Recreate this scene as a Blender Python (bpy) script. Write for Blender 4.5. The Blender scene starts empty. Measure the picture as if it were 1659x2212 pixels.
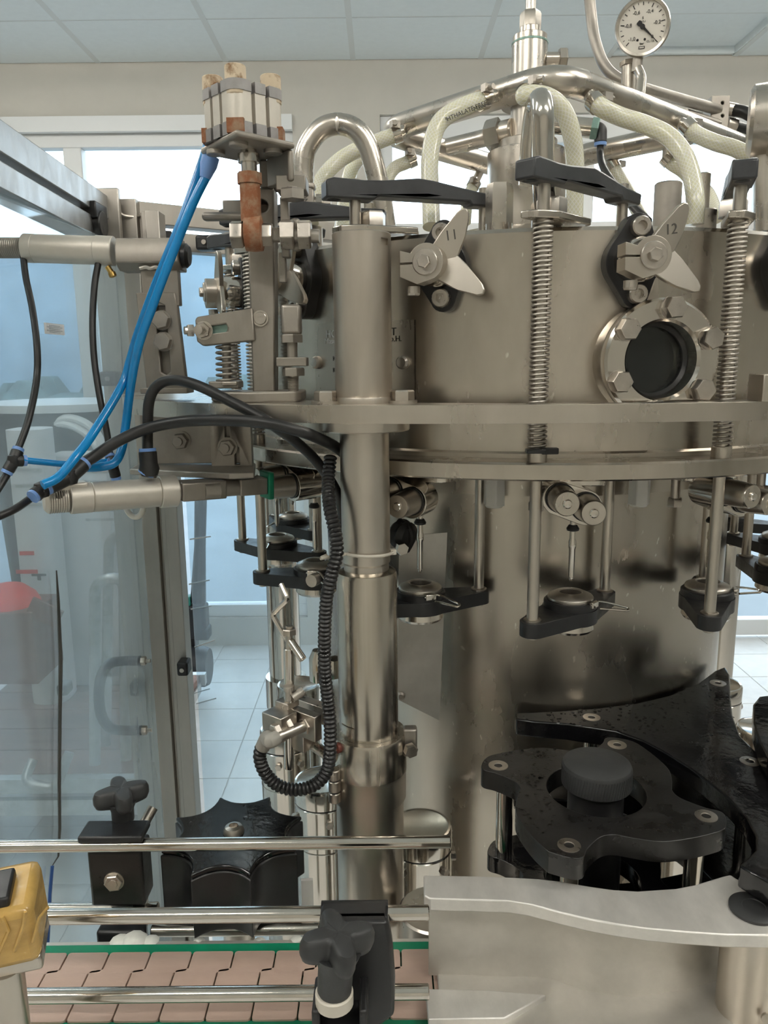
import bpy, bmesh, math, random
from mathutils import Vector, Matrix
from mathutils.geometry import tessellate_polygon
random.seed(7)
SC = bpy.context.scene
COL = SC.collection
PI = math.pi
R = math.radians
# ------------------------------------------------------------------ camera
Z0 = 1.55                                   # eye height above the floor
FPX, PITCH, ROLL = 1676.0, R(11.03), R(.605)
_F = Vector((0, math.cos(PITCH), -math.sin(PITCH)))
_U0 = Vector((0, math.sin(PITCH), math.cos(PITCH)))
_X = Vector((1, 0, 0))
_R = math.cos(ROLL)*_X - math.sin(ROLL)*_U0
_U = math.sin(ROLL)*_X + math.cos(ROLL)*_U0
cd = bpy.data.cameras.new('camera')
cd.sensor_fit = 'VERTICAL'; cd.sensor_height = 24.0; cd.lens = FPX/2212*24
cd.clip_start = .05; cd.clip_end = 200
cam = bpy.data.objects.new('camera', cd); COL.objects.link(cam)
cam.matrix_world = Matrix.Translation((0, 0, Z0)) @ Matrix((_R, _U, -_F)).transposed().to_4x4()
SC.camera = cam
# ------------------------------------------------------------------ exposure, sky, daylight
SC.view_settings.view_transform = 'Standard'
SC.view_settings.look = 'None'
SC.view_settings.exposure = 0.12
SC.view_settings.gamma = 1.0
SC.view_settings.use_curve_mapping = False
SKY = 4.2
w = bpy.data.worlds.new('overcast_sky'); SC.world = w; w.use_nodes = True
bg = w.node_tree.nodes['Background']
bg.inputs[0].default_value = (.80, .92, 1.0, 1); bg.inputs[1].default_value = SKY
# ------------------------------------------------------------------ pixel -> place helpers (known depth, height or radius)
def ray(x, y): return _F*FPX + _R*(x-829.5) + _U*(1106-y)
def px(x, y, Y):
    d = ray(x, y); d = d*(Y/d.y); return Vector((d.x, d.y, d.z+Z0))
def ph(x, y, z):
    d = ray(x, y); d = d*((z-Z0)/d.z); return Vector((d.x, d.y, z))
AX, AY = .2012, 1.135                       # carousel axis
def pc(x, y, r):
    d = ray(x, y); a = d.x*d.x+d.y*d.y; b = -2*(d.x*AX+d.y*AY); c = AX*AX+AY*AY-r*r
    t = (-b-math.sqrt(max(0, b*b-4*a*c)))/(2*a); d = d*t; return Vector((d.x, d.y, d.z+Z0))
def ring(th, r, z=0): return Vector((AX+r*math.sin(R(th)), AY-r*math.cos(R(th)), z))
# ------------------------------------------------------------------ materials
def mat(name, base, metal=0., rough=.5, var=.0, scale=20., stretch=(1, 1, 1), rvar=0., bump=0., bscale=None,
        spec=None, coat=0., trans=0., second=None, smin=.45, smax=.6, emit=None, es=0., sss=0., ior=None):
    m = bpy.data.materials.new(name); m.use_nodes = True
    nt = m.node_tree; N = nt.nodes; L = nt.links
    b = N['Principled BSDF']
    b.inputs['Base Color'].default_value = (*base, 1); b.inputs['Metallic'].default_value = metal
    b.inputs['Roughness'].default_value = rough
    if spec is not None: b.inputs['Specular IOR Level'].default_value = spec
    if coat: b.inputs['Coat Weight'].default_value = coat; b.inputs['Coat Roughness'].default_value = .05
    if trans: b.inputs['Transmission Weight'].default_value = trans
    if ior: b.inputs['IOR'].default_value = ior
    if sss:
        b.inputs['Subsurface Weight'].default_value = sss; b.inputs['Subsurface Radius'].default_value = (.01, .01, .008)
    if emit:
        b.inputs['Emission Color'].default_value = (*emit, 1); b.inputs['Emission Strength'].default_value = es
    if var or rvar or bump or second:
        tc = N.new('ShaderNodeTexCoord'); mp = N.new('ShaderNodeMapping'); mp.inputs['Scale'].default_value = stretch
        L.new(tc.outputs['Object'], mp.inputs[0])
        nz = N.new('ShaderNodeTexNoise'); nz.inputs['Scale'].default_value = scale; nz.inputs['Detail'].default_value = 6
        nz.inputs['Roughness'].default_value = .62
        L.new(mp.outputs[0], nz.inputs['Vector'])
        if second:
            rp = N.new('ShaderNodeValToRGB'); rp.color_ramp.elements[0].position = smin; rp.color_ramp.elements[1].position = smax
            rp.color_ramp.elements[0].color = (*base, 1); rp.color_ramp.elements[1].color = (*second, 1)
            L.new(nz.outputs['Fac'], rp.inputs[0]); L.new(rp.outputs[0], b.inputs['Base Color'])
        elif var:
            rp = N.new('ShaderNodeValToRGB'); rp.color_ramp.elements[0].position = .3; rp.color_ramp.elements[1].position = .7
            rp.color_ramp.elements[0].color = (*[max(0, c*(1-var)) for c in base], 1)
            rp.color_ramp.elements[1].color = (*[min(1, c*(1+var)) for c in base], 1)
            L.new(nz.outputs['Fac'], rp.inputs[0]); L.new(rp.outputs[0], b.inputs['Base Color'])
        if rvar:
            mr = N.new('ShaderNodeMapRange'); mr.inputs[1].default_value = .3; mr.inputs[2].default_value = .7
            mr.inputs[3].default_value = max(.02, rough-rvar); mr.inputs[4].default_value = min(1, rough+rvar)
            L.new(nz.outputs['Fac'], mr.inputs[0]); L.new(mr.outputs[0], b.inputs['Roughness'])
        if bump:
            n2 = nz
            if bscale:
                n2 = N.new('ShaderNodeTexNoise'); n2.inputs['Scale'].default_value = bscale; n2.inputs['Detail'].default_value = 4
                L.new(mp.outputs[0], n2.inputs['Vector'])
            bp = N.new('ShaderNodeBump'); bp.inputs['Strength'].default_value = bump; bp.inputs['Distance'].default_value = .002
            L.new(n2.outputs['Fac'], bp.inputs['Height']); L.new(bp.outputs[0], b.inputs['Normal'])
    return m
def flecks(m, dens=.70, scale=150., col=(.75, .70, .62)):      # short bright scratches in the metal
    nt = m.node_tree; N = nt.nodes; L = nt.links; b = N['Principled BSDF']
    tc = N.new('ShaderNodeTexCoord'); mp = N.new('ShaderNodeMapping'); mp.inputs['Scale'].default_value = (1, 1, .45); mp.inputs['Rotation'].default_value = (.5, .4, .6)
    L.new(tc.outputs['Object'], mp.inputs[0]); nz = N.new('ShaderNodeTexNoise'); nz.inputs['Scale'].default_value = scale; nz.inputs['Detail'].default_value = 2
    L.new(mp.outputs[0], nz.inputs['Vector']); mr = N.new('ShaderNodeMapRange'); mr.inputs[1].default_value = dens; mr.inputs[2].default_value = dens+.04
    L.new(nz.outputs['Fac'], mr.inputs[0]); mx = N.new('ShaderNodeMix'); mx.data_type = 'RGBA'
    L.new(mr.outputs[0], mx.inputs[0]); L.new(b.inputs['Base Color'].links[0].from_socket, mx.inputs[6]); mx.inputs[7].default_value = (*col, 1)
    L.new(mx.outputs[2], b.inputs['Base Color'])
ST = (.54, .498, .44)
M = {}
M['steel'] = mat('brushed_steel', ST, 1, .30, .10, 14, (1, 1, .25), .07, .05, 60)
M['tank'] = mat('tank_steel', (.52, .475, .415), 1, .25, .20, 9, (1, 1, .4), .09, .22, 13)
M['drum'] = mat('drum_steel', (.52, .475, .415), 1, .27, .14, 7, (1, 1, .35), .06, .10, 10)
flecks(M['drum']); flecks(M['tank'], .73, 120.)
M['polish'] = mat('polished_steel', (.66, .62, .565), 1, .13, .06, 30, (1, 1, .3), .04)
M['bell'] = mat('satin_bell_steel', (.56, .52, .465), 1, .33, .08, 60, (1, 1, 1), .05)
M['sleeve'] = mat('brushed_sleeve', (.57, .525, .46), 1, .24, .16, 60, (1, 1, .02), .07)
M['satin'] = mat('satin_steel', (.50, .455, .395), 1, .40, .12, 30, (1, 1, .2), .06, .06, 120)
M['pipe'] = mat('pipe_steel', (.57, .53, .475), 1, .29, .08, 25, (1, 1, 1), .06)
M['dull'] = mat('dull_steel', (.37, .342, .305), .85, .46, .14, 40, (1, 1, 1), .08, .1, 120)
M['cast'] = mat('stained_steel', (.295, .27, .237), .75, .48, .18, 30, (1, 1, .5), .1, .12, 90)
M['bolt'] = mat('bolt_steel', (.52, .48, .43), 1, .33, .12, 80, (1, 1, 1), .08)
M['alu'] = mat('milled_aluminium', (.60, .575, .53), .6, .42, .10, 30, (1, 1, 1), .06, .06, 140)
M['guide'] = mat('worn_aluminium', (.72, .70, .665), .55, .42, .16, 26, (1, .5, 1), .08, .08, 120)
M['profile'] = mat('profile_aluminium', (.45, .42, .378), .85, .42, .08, 30, (1, 1, .2), .06)
M['beam'] = mat('scuffed_beam', (.46, .46, .455), .9, .40, .22, 34, (1, 1, .5), .1)
M['cylalu'] = mat('anodised_aluminium', (.62, .585, .52), .55, .45, .06, 30)
M['cylcap'] = mat('cast_aluminium_cap', (.30, .29, .285), .6, .5, .15, 60)
M['rust'] = mat('rust', (.23, .085, .035), .1, .85, 0, 90, (1, 1, 1), 0, .7, 160, second=(.30, .20, .13), smin=.45, smax=.68)
M['rustb'] = mat('rusty_bolt', (.62, .52, .38), .2, .7, 0, 70, (1, 1, 1), 0, .3, 150, second=(.20, .10, .04), smin=.5, smax=.65)
M['black'] = mat('black_plastic', (.012, .012, .013), 0, .38, .3, 60, (1, 1, 1), .1, .05, 200)
M['wet'] = mat('wet_black_plastic', (.005, .005, .006), 0, .11, .3, 22, (1, 1, 1), .09, .12, 120)
M['star'] = mat('scuffed_black_plastic', (.009, .0085, .008), 0, .33, .4, 30, (1, 1, 1), .14, .1, 160)
M['knob'] = mat('matt_knob_plastic', (.030, .031, .032), 0, .5, .2, 60, (1, 1, 1), .1, .05, 220)
M['yoke'] = mat('worn_yoke_plastic', (.035, .037, .04), 0, .42, .4, 26, (1, 1, 1), .12, .1, 120)
M['rubber'] = mat('black_rubber', (.014, .014, .014), 0, .42, .2, 90, (1, 1, 1), .08)
M['convo'] = mat('corrugated_black', (.012, .012, .013), 0, .33, .4, 120, (1, 1, 1), .1)
M['blue'] = mat('blue_polyurethane', (.0, .20, .50), 0, .22, .05, 30, spec=.6)
M['bluering'] = mat('blue_release_ring', (.16, .30, .62), 0, .4)
M['slat'] = mat('acetal_slat', (.47, .345, .285), 0, .42, .08, 12, (1, 3, 1), .06, .06, 160)
M['green'] = mat('green_wear_strip', (.0, .17, .085), 0, .4, .1, 30)
M['greenfit'] = mat('green_fitting', (.20, .32, .28), .3, .4, .2, 60)
M['brass'] = mat('brass', (.55, .36, .12), 1, .3, .15, 50)
M['redrub'] = mat('red_nipple', (.16, .045, .03), .2, .55, .2, 80)
M['cream'] = mat('cream_wall', (.59, .57, .515), 0, .85, .03, 6)
M['ceil'] = mat('ceiling_panel', (.75, .81, .825), 0, .9, .02, 30)
M['grid'] = mat('ceiling_grid', (.66, .70, .70), 0, .7)
M['white'] = mat('white_frame', (.78, .80, .80), 0, .4)
M['floor'] = mat('floor_screed', (.70, .70, .68), 0, .6, .08, 4)
M['tile'] = mat('floor_tile', (.84, .85, .85), 0, .42, .07, 9, (1, 1, 1), .08)
M['deckplate'] = mat('wet_dark_deck', (.014, .017, .022), .2, .18, .4, 12, (1, 1, 1), .1)
M['tapey'] = mat('brown_tape', (.52, .33, .10), 0, .22, .25, 22, (1, 1, 2), .1, .25, 60)
M['dial'] = mat('white_dial', (.78, .75, .68), 0, .5)
M['ink'] = mat('black_ink', (.02, .02, .02), 0, .6)
M['shade_mark'] = mat('groove_shade_and_marks', (.10, .095, .085), .6, .5)  # shade of cut figures painted as a flat dark tone; also print and crack
M['card'] = mat('brown_cardboard', (.20, .10, .07), 0, .8, .12, 20)
M['paper'] = mat('white_carton', (.72, .73, .74), 0, .7, .05, 8)
M['red'] = mat('red_cloth', (.75, .05, .03), 0, .7, .2, 14, (1, 1, 1), 0, .3, 30)
M['wood'] = mat('weathered_wood', (.24, .165, .15), 0, .7, .25, 8, (.3, 4, 4), .1)
M['zinc'] = mat('galvanised_steel', (.52, .53, .53), .8, .4, .2, 40)
M['tubblk'] = mat('dark_tub', (.02, .024, .03), 0, .45)
M['pvc'] = mat('translucent_plastic', (.74, .73, .69), 0, .35, .05, 40, trans=.08, sss=.3)
M['tie'] = mat('white_nylon', (.62, .58, .50), 0, .45)
M['greyboot'] = mat('grey_boot', (.30, .29, .26), 0, .5)
M['grease'] = mat('white_grease', (.70, .71, .66), 0, .5, .06, 60, (1, 1, 1), 0, .3, 90)
M['bluegrn'] = mat('outdoor_paving', (.19, .21, .225), 0, .9, .1, 2)
M['hedge'] = mat('hedge_green', (.06, .09, .09), 0, .9, .5, 5)
M['teal'] = mat('teal_plastic', (.02, .22, .19), 0, .5)
M['bluestrip'] = mat('blue_strip', (.03, .10, .32), 0, .4)
M['house'] = mat('haze_tinted_house_wall', (.22, .285, .34), 0, .9, .25, .8)  # bluish haze in front of the wall is painted into its colour
M['lamp'] = mat('lamp_diffuser', (.9, .9, .88), 0, .5, emit=(1.0, .935, .845), es=42.)
M['drop'] = mat('water', (1, 1, 1), 0, .02, trans=1., ior=1.33)
def glassy(name, tint, gloss, haze, hcol=(.8, .86, .9), dirt=0., dscale=3.):
    m = bpy.data.materials.new(name); m.use_nodes = True; nt = m.node_tree; N = nt.nodes; L = nt.links
    N.remove(N['Principled BSDF']); out = N['Material Output']
    tr = N.new('ShaderNodeBsdfTransparent'); tr.inputs[0].default_value = (*tint, 1)
    df = N.new('ShaderNodeBsdfDiffuse'); df.inputs[0].default_value = (*hcol, 1)
    tl = N.new('ShaderNodeBsdfTranslucent'); tl.inputs[0].default_value = (*hcol, 1)
    hz = N.new('ShaderNodeMixShader'); hz.inputs[0].default_value = .6; L.new(df.outputs[0], hz.inputs[1]); L.new(tl.outputs[0], hz.inputs[2])
    mx = N.new('ShaderNodeMixShader'); L.new(tr.outputs[0], mx.inputs[1]); L.new(hz.outputs[0], mx.inputs[2])
    if dirt:
        tc = N.new('ShaderNodeTexCoord'); mp = N.new('ShaderNodeMapping'); mp.inputs['Scale'].default_value = (1, 1, .3)
        L.new(tc.outputs['Object'], mp.inputs[0])
        nz = N.new('ShaderNodeTexNoise'); nz.inputs['Scale'].default_value = dscale; nz.inputs['Detail'].default_value = 8
        L.new(mp.outputs[0], nz.inputs['Vector'])
        mr = N.new('ShaderNodeMapRange'); mr.inputs[1].default_value = .35; mr.inputs[2].default_value = .75
        mr.inputs[3].default_value = haze; mr.inputs[4].default_value = haze+dirt; L.new(nz.outputs['Fac'], mr.inputs[0])
        L.new(mr.outputs[0], mx.inputs[0])
    else: mx.inputs[0].default_value = haze
    gl = N.new('ShaderNodeBsdfGlossy'); gl.inputs['Roughness'].default_value = .05
    fr = N.new('ShaderNodeFresnel'); fr.inputs[0].default_value = 1.45
    ml = N.new('ShaderNodeMath'); ml.operation = 'MULTIPLY'; ml.inputs[1].default_value = gloss; L.new(fr.outputs[0], ml.inputs[0])
    m2 = N.new('ShaderNodeMixShader'); L.new(ml.outputs[0], m2.inputs[0]); L.new(mx.outputs[0], m2.inputs[1]); L.new(gl.outputs[0], m2.inputs[2])
    L.new(m2.outputs[0], out.inputs[0]); return m
M['plexi'] = glassy('scratched_acrylic', (.87, .95, .99), .5, .14, (.74, .85, .94), .20, 3.)
M['pane'] = glassy('window_pane', (.95, .98, 1.), .5, .0)
M['sight'] = glassy('sight_glass_pane', (.75, .78, .76), 1., .03)
def hose_mat():
    m = bpy.data.materials.new('braided_hose'); m.use_nodes = True; nt = m.node_tree; N = nt.nodes; L = nt.links
    b = N['Principled BSDF']; uv = N.new('ShaderNodeUVMap'); sp = N.new('ShaderNodeSeparateXYZ'); L.new(uv.outputs[0], sp.inputs[0])
    def math_(op, a, bb=None):
        n = N.new('ShaderNodeMath'); n.operation = op
        for i, v in enumerate((a, bb)):
            if v is None: continue
            if isinstance(v, (int, float)): n.inputs[i].default_value = v
            else: L.new(v, n.inputs[i])
        return n.outputs[0]
    u = math_('MULTIPLY', sp.outputs[0], 14.); v = math_('MULTIPLY', sp.outputs[1], 190.)
    a = math_('ABSOLUTE', math_('SUBTRACT', math_('FRACT', math_('ADD', u, v)), .5))
    c = math_('ABSOLUTE', math_('SUBTRACT', math_('FRACT', math_('SUBTRACT', u, v)), .5))
    k = math_('LESS_THAN', math_('MINIMUM', a, c), .11)
    mx = N.new('ShaderNodeMix'); mx.data_type = 'RGBA'; L.new(k, mx.inputs[0])
    mx.inputs[6].default_value = (.80, .79, .60, 1); mx.inputs[7].default_value = (.93, .93, .86, 1)
    L.new(mx.outputs[2], b.inputs['Base Color']); b.inputs['Roughness'].default_value = .18
    b.inputs['Subsurface Weight'].default_value = .35; b.inputs['Subsurface Radius'].default_value = (.012, .012, .007)
    b.inputs['Transmission Weight'].default_value = .12
    return m
M['hose'] = hose_mat()
# ------------------------------------------------------------------ mesh builder
def basis(d):
    d = Vector(d).normalized(); a = Vector((0, 0, 1)) if abs(d.z) < .9 else Vector((1, 0, 0))
    u = a.cross(d).normalized(); return u, d.cross(u), d
def frame(o, x, y=None, z=None):             # matrix from an origin and axes
    x = Vector(x).normalized()
    if z is None: y = Vector(y).normalized(); z = x.cross(y).normalized(); y = z.cross(x)
    else: z = Vector(z).normalized(); y = z.cross(x).normalized(); x = y.cross(z)
    m = Matrix((x, y, z)).transposed().to_4x4(); m.translation = Vector(o); return m
class MB:
    def __init__(s, mx=None): s.v = []; s.f = []; s.uv = {}; s.mx = mx
    def add(s, vs, fs):
        o = len(s.v)
        s.v += [tuple(s.mx @ Vector(p)) if s.mx else tuple(p) for p in vs]
        s.f += [tuple(i+o for i in f) for f in fs]; return s
    def box(s, c, sz, rz=0., m=None):
        q = [Vector((x*sz[0]/2, y*sz[1]/2, z*sz[2]/2)) for z in (-1, 1) for y in (-1, 1) for x in (-1, 1)]
        T = Matrix.Rotation(rz, 3, 'Z') if m is None else m.to_3x3()
        return s.add([T @ p + Vector(c) for p in q], [(0, 2, 3, 1), (4, 5, 7, 6), (0, 1, 5, 4), (2, 6, 7, 3), (0, 4, 6, 2), (1, 3, 7, 5)])
    def bar(s, p, q, wd, ht, up=(0, 0, 1)):       # box between two points
        p = Vector(p); q = Vector(q); d = (q-p); L = d.length; d.normalize(); u = Vector(up).cross(d).normalized(); n = d.cross(u)
        return s.box((p+q)/2, (L, wd, ht), m=Matrix((d, u, n)).transposed())
    def lathe(s, p, ax, prof, n=24, cap=True):
        u, v, d = basis(ax); p = Vector(p); vs = []; fs = []; k = len(prof)
        for r, h in prof:
            for i in range(n):
                a = 2*PI*i/n; vs.append(p+d*h+(u*math.cos(a)+v*math.sin(a))*max(r, 1e-6))
        for j in range(k-1):
            for i in range(n): fs.append((j*n+i, j*n+(i+1) % n, (j+1)*n+(i+1) % n, (j+1)*n+i))
        if cap: fs.append(tuple(range(n-1, -1, -1))); fs.append(tuple((k-1)*n+i for i in range(n)))
        return s.add(vs, fs)
    def cyl(s, p, q, r, r2=None, n=20, ch=0.):
        p = Vector(p); q = Vector(q); L = (q-p).length; r2 = r if r2 is None else r2
        pr = [(r, 0), (r2, L)] if not ch else [(r-ch, 0), (r, ch), (r2, L-ch), (r2-ch, L)]
        return s.lathe(p, q-p, pr, n)
    def hexn(s, p, ax, af, h, ph=0., ch=True):    # hexagon head, across flats af
        u, v, d = basis(ax); p = Vector(p); r = af/2/math.cos(PI/6); vs = []; fs = []
        for rr, hh in ((r, 0), (r, h*.85), (r*.9, h)) if ch else ((r, 0), (r, h*.5), (r, h)):
            for i in range(6):
                a = ph+PI/3*i; vs.append(p+d*hh+(u*math.cos(a)+v*math.sin(a))*rr)
        for j in range(2):
            for i in range(6): fs.append((j*6+i, j*6+(i+1) % 6, j*6+6+(i+1) % 6, j*6+6+i))
        fs += [(5, 4, 3, 2, 1, 0), (12, 13, 14, 15, 16, 17)]; return s.add(vs, fs)
    def tube(s, pts, r, n=12, closed=False, cap=True):
        pts = [Vector(p) for p in pts]; k = len(pts); rs = r if isinstance(r, (list, tuple)) else [r]*k
        vs = []; fs = []; uvs = []; nn = None; acc = [0.]
        for i in range(1, k): acc.append(acc[-1]+(pts[i]-pts[i-1]).length)
        for i in range(k):
            a = pts[(i-1) % k] if (i or closed) else pts[i]; b = pts[(i+1) % k] if (i < k-1 or closed) else pts[i]
            d = (b-a).normalized()
            if nn is None: nn = basis(d)[0]
            nn = (nn-d*nn.dot(d)).normalized(); bb = d.cross(nn)
            for j in range(n):
                t = 2*PI*j/n; vs.append(pts[i]+(nn*math.cos(t)+bb*math.sin(t))*rs[i])
        m = k if closed else k-1; o = len(s.f)
        for i in range(m):
            i2 = (i+1) % k
            for j in range(n):
                fs.append((i*n+j, i*n+(j+1) % n, i2*n+(j+1) % n, i2*n+j))
                uvs.append(((j/n, acc[i]), ((j+1)/n, acc[i]), ((j+1)/n, acc[i2]), (j/n, acc[i2])))
        if cap and not closed: fs.append(tuple(range(n-1, -1, -1))); fs.append(tuple((k-1)*n+j for j in range(n)))
        s.add(vs, fs)
        for i, q in enumerate(uvs): s.uv[o+i] = q
        return s
    def prism(s, poly, h0, h1, holes=(), mx=None):   # outline in x,y extruded along z, with holes
        loops = [list(poly)]+[list(h) for h in holes]; flat = [p for l in loops for p in l]; n = len(flat)
        tri = tessellate_polygon([[Vector((p[0], p[1], 0)) for p in l] for l in loops]) if (holes or len(poly) > 4) else [tuple(range(n))]
        T = mx or Matrix.Identity(4)
        vs = [T @ Vector((p[0], p[1], h0)) for p in flat]+[T @ Vector((p[0], p[1], h1)) for p in flat]; fs = []
        for t in tri: fs.append(tuple(t)); fs.append(tuple(i+n for i in reversed(t)))
        o = 0
        for l in loops:
            for i in range(len(l)):
                a = o+i; b = o+(i+1) % len(l); fs.append((a, b, b+n, a+n))
            o += len(l)
        return s.add(vs, fs)
    def helix(s, p, ax, rc, rw, turns, length, n=6, seg=14, flat=.0):
        u, v, d = basis(ax); p = Vector(p); k = int(turns*seg); pts = []
        for i in range(k+1):
            a = 2*PI*i/seg; pts.append(p+d*(length*i/k)+(u*math.cos(a)+v*math.sin(a))*rc)
        return s.tube(pts, rw, n)
    def build(s, name, m, parent=None, bev=0., local=False, smooth=True, kind=None, label=None, cat=None, group=None, ang=32, base=True):
        me = bpy.data.meshes.new(name); me.from_pydata(s.v, [], s.f)
        if s.uv:
            ul = me.uv_layers.new(name='UVMap')
            for fi, q in s.uv.items():
                st = me.polygons[fi].loop_start
                for j in range(len(q)): ul.data[st+j].uv = q[j]
        bm = bmesh.new(); bm.from_mesh(me); bmesh.ops.recalc_face_normals(bm, faces=bm.faces); bm.to_mesh(me); bm.free()
        if smooth:
            me.polygons.foreach_set('use_smooth', [True]*len(me.polygons)); me.set_sharp_from_angle(angle=R(ang))
        me.materials.append(M[m] if isinstance(m, str) else m)
        o = bpy.data.objects.new(name, me); COL.objects.link(o)
        if parent:
            o.parent = parent
            if not local: me.transform(Matrix.Translation(-WL[parent.name]))
            WL[o.name] = WL[parent.name]
        else:
            if s.v:
                xs = [q[0] for q in s.v]; ys = [q[1] for q in s.v]; zs = [q[2] for q in s.v]
                c = Vector(((min(xs)+max(xs))/2, (min(ys)+max(ys))/2, min(zs)))
                me.transform(Matrix.Translation(-c)); o.location = c; WL[o.name] = c
        if bev:
            bv = o.modifiers.new('edge', 'BEVEL'); bv.width = bev; bv.segments = 2; bv.limit_method = 'ANGLE'; bv.angle_limit = R(38)
            bv.harden_normals = False
        for k2, vv in (('kind', kind), ('label', label), ('category', cat), ('group', group)):
            if vv: o[k2] = vv
        return o
WL = {}
def thing(name, label, cat, loc=(0, 0, 0), group=None, kind=None, rz=0.):
    o = bpy.data.objects.new(name, None); COL.objects.link(o); o.location = loc; o.rotation_euler = (0, 0, rz); WL[o.name] = Vector(loc)
    o.empty_display_size = .05
    if kind: o['kind'] = kind
    else: o['label'] = label; o['category'] = cat
    if group: o['group'] = group
    return o
def part(name, m, parent, bev=0., **k):      # one-call helper: returns a builder whose .done() links it
    b = MB(); b._a = (name, m, parent, bev, k); return b
def done(b): n, m, p, bv, k = b._a; return b.build(n, m, p, bv, **k)
def copy_tree(root, loc, rz, label=None, group=None):
    r = root.copy(); COL.objects.link(r); r.location = loc; r.rotation_euler = (0, 0, rz)
    if label: r['label'] = label
    if group: r['group'] = group
    for c in list(root.children):
        d = c.copy(); COL.objects.link(d); d.parent = r
        for g in list(c.children):
            e = g.copy(); COL.objects.link(e); e.parent = d
    return r
def text(parent, name, st, size, mx, m, depth=.0002, local=False):
    cu = bpy.data.curves.new('txt', 'FONT'); cu.body = st; cu.size = size; cu.extrude = depth; cu.align_x = 'CENTER'; cu.align_y = 'CENTER'
    to = bpy.data.objects.new('txt', cu); COL.objects.link(to)
    dg = bpy.context.evaluated_depsgraph_get(); me = bpy.data.meshes.new_from_object(to.evaluated_get(dg)); me.name = name
    bpy.data.objects.remove(to); bpy.data.curves.remove(cu)
    me.transform(mx if local else Matrix.Translation(-WL[parent.name]) @ mx)
    me.materials.clear(); me.materials.append(M[m]); o = bpy.data.objects.new(name, me); COL.objects.link(o); o.parent = parent; WL[o.name] = WL[parent.name]
    return o
def cut(o, b, local=False):                 # drill or mill a real recess: b holds the tool shape in the part's own build space
    me = bpy.data.meshes.new('tool'); me.from_pydata(b.v, [], b.f)
    bm = bmesh.new(); bm.from_mesh(me); bmesh.ops.recalc_face_normals(bm, faces=bm.faces); bm.to_mesh(me); bm.free()
    if not local: me.transform(Matrix.Translation(-WL[o.name]))
    t = bpy.data.objects.new('tool', me); w_ = bpy.data.objects.new('work', o.data); COL.objects.link(t); COL.objects.link(w_)
    md = w_.modifiers.new('cut', 'BOOLEAN'); md.operation = 'DIFFERENCE'; md.solver = 'EXACT'; md.object = t
    dg = bpy.context.evaluated_depsgraph_get(); new = bpy.data.meshes.new_from_object(w_.evaluated_get(dg)); new.name = o.data.name
    bpy.data.objects.remove(w_); bpy.data.objects.remove(t); bpy.data.meshes.remove(me)
    new.polygons.foreach_set('use_smooth', [True]*len(new.polygons)); new.set_sharp_from_angle(angle=R(32)); o.data = new
    return o
def spl(pts, n=8):                          # smooth curve through points
    P = [Vector(p) for p in pts]; out = []
    for i in range(len(P)-1):
        a = P[i-1] if i else P[0]*2-P[1]; b = P[i]; c = P[i+1]; d = P[i+2] if i+2 < len(P) else P[-1]*2-P[-2]
        for j in range(n):
            t = j/n; out.append(.5*((2*b)+(c-a)*t+(2*a-5*b+4*c-d)*t*t+(3*b-a-3*c+d)*t**3))
    out.append(P[-1]); return out
def fillet(pts, r, n=6):                    # polyline with rounded bends
    P = [Vector(p) for p in pts]; out = [P[0]]
    for i in range(1, len(P)-1):
        a = (P[i-1]-P[i]); b = (P[i+1]-P[i]); k = min(r, a.length*.49, b.length*.49); s = P[i]+a.normalized()*k; e = P[i]+b.normalized()*k
        for j in range(n+1):
            t = j/n; out.append(s*(1-t)**2+P[i]*2*t*(1-t)+e*t*t)
    out.append(P[-1]); return out
def circ(cx, cy, r, n=24, a0=0., a1=360.):
    full = abs(a1-a0) >= 360; k = n if full else n+1
    return [(cx+r*math.cos(R(a0+(a1-a0)*i/n)), cy+r*math.sin(R(a0+(a1-a0)*i/n))) for i in range(k)]
def rrect(w_, h_, r, n=4, cx=0., cy=0.):
    out = []
    for qx, qy, a in ((1, 1, 0), (-1, 1, 90), (-1, -1, 180), (1, -1, 270)):
        out += [(cx+qx*(w_/2-r)+r*math.cos(R(a+90*i/n)), cy+qy*(h_/2-r)+r*math.sin(R(a+90*i/n))) for i in range(n+1)]
    return out
def pX(x, y, X):
    d = ray(x, y); d = d*(X/d.x); return Vector((d.x, d.y, d.z+Z0))
def clones(o, offs):                         # more of the same piece under the same parent
    for d in offs:
        c = o.copy(); COL.objects.link(c); c.location = Vector(o.location)+Vector(d)
# ================================================================== THE ROOM
YW, ZC = 4.106, 2.978
fl = MB().box((.5, .55, -.055), (9, 7.5, .1)).build('floor', 'floor', kind='structure')
t0 = MB().box((-2.25, 1.65, -.0065), (.296, .296, .013)).build('tile', 'tile', fl, .0015)
clones(t0, [(i*.3, j*.3, 0) for i in range(17) for j in range(9) if i+j])
ce = MB().box((.5, -.1, ZC+.04), (9, 6.22, .08)).box((.5, 3.65, ZC+.10), (9, 1.3, .04)).build('ceiling', 'ceil', kind='structure')
XS = [-2.595+.617*i for i in range(11)]
pan = {}
for j, (y0, y1) in enumerate(((3.63, YW), (3.01, 3.63))):
    for i in range(10):
        up = .035 if (i == 6 and j == 0) else 0
        MB().box(((XS[i]+XS[i+1])/2, (y0+y1)/2, ZC+.008+up), (.592, y1-y0-.012, .012)).build('panel', 'ceil', ce)
for i in range(11): MB().box((XS[i], 3.555, ZC+.008), (.026, 1.1, .014)).build('grid_bar', 'grid', ce)
for y in (3.63, 3.012): MB().box((.5, y, ZC+.009), (6.2, .010, .012)).build('grid_bar', 'grid', ce)
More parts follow.
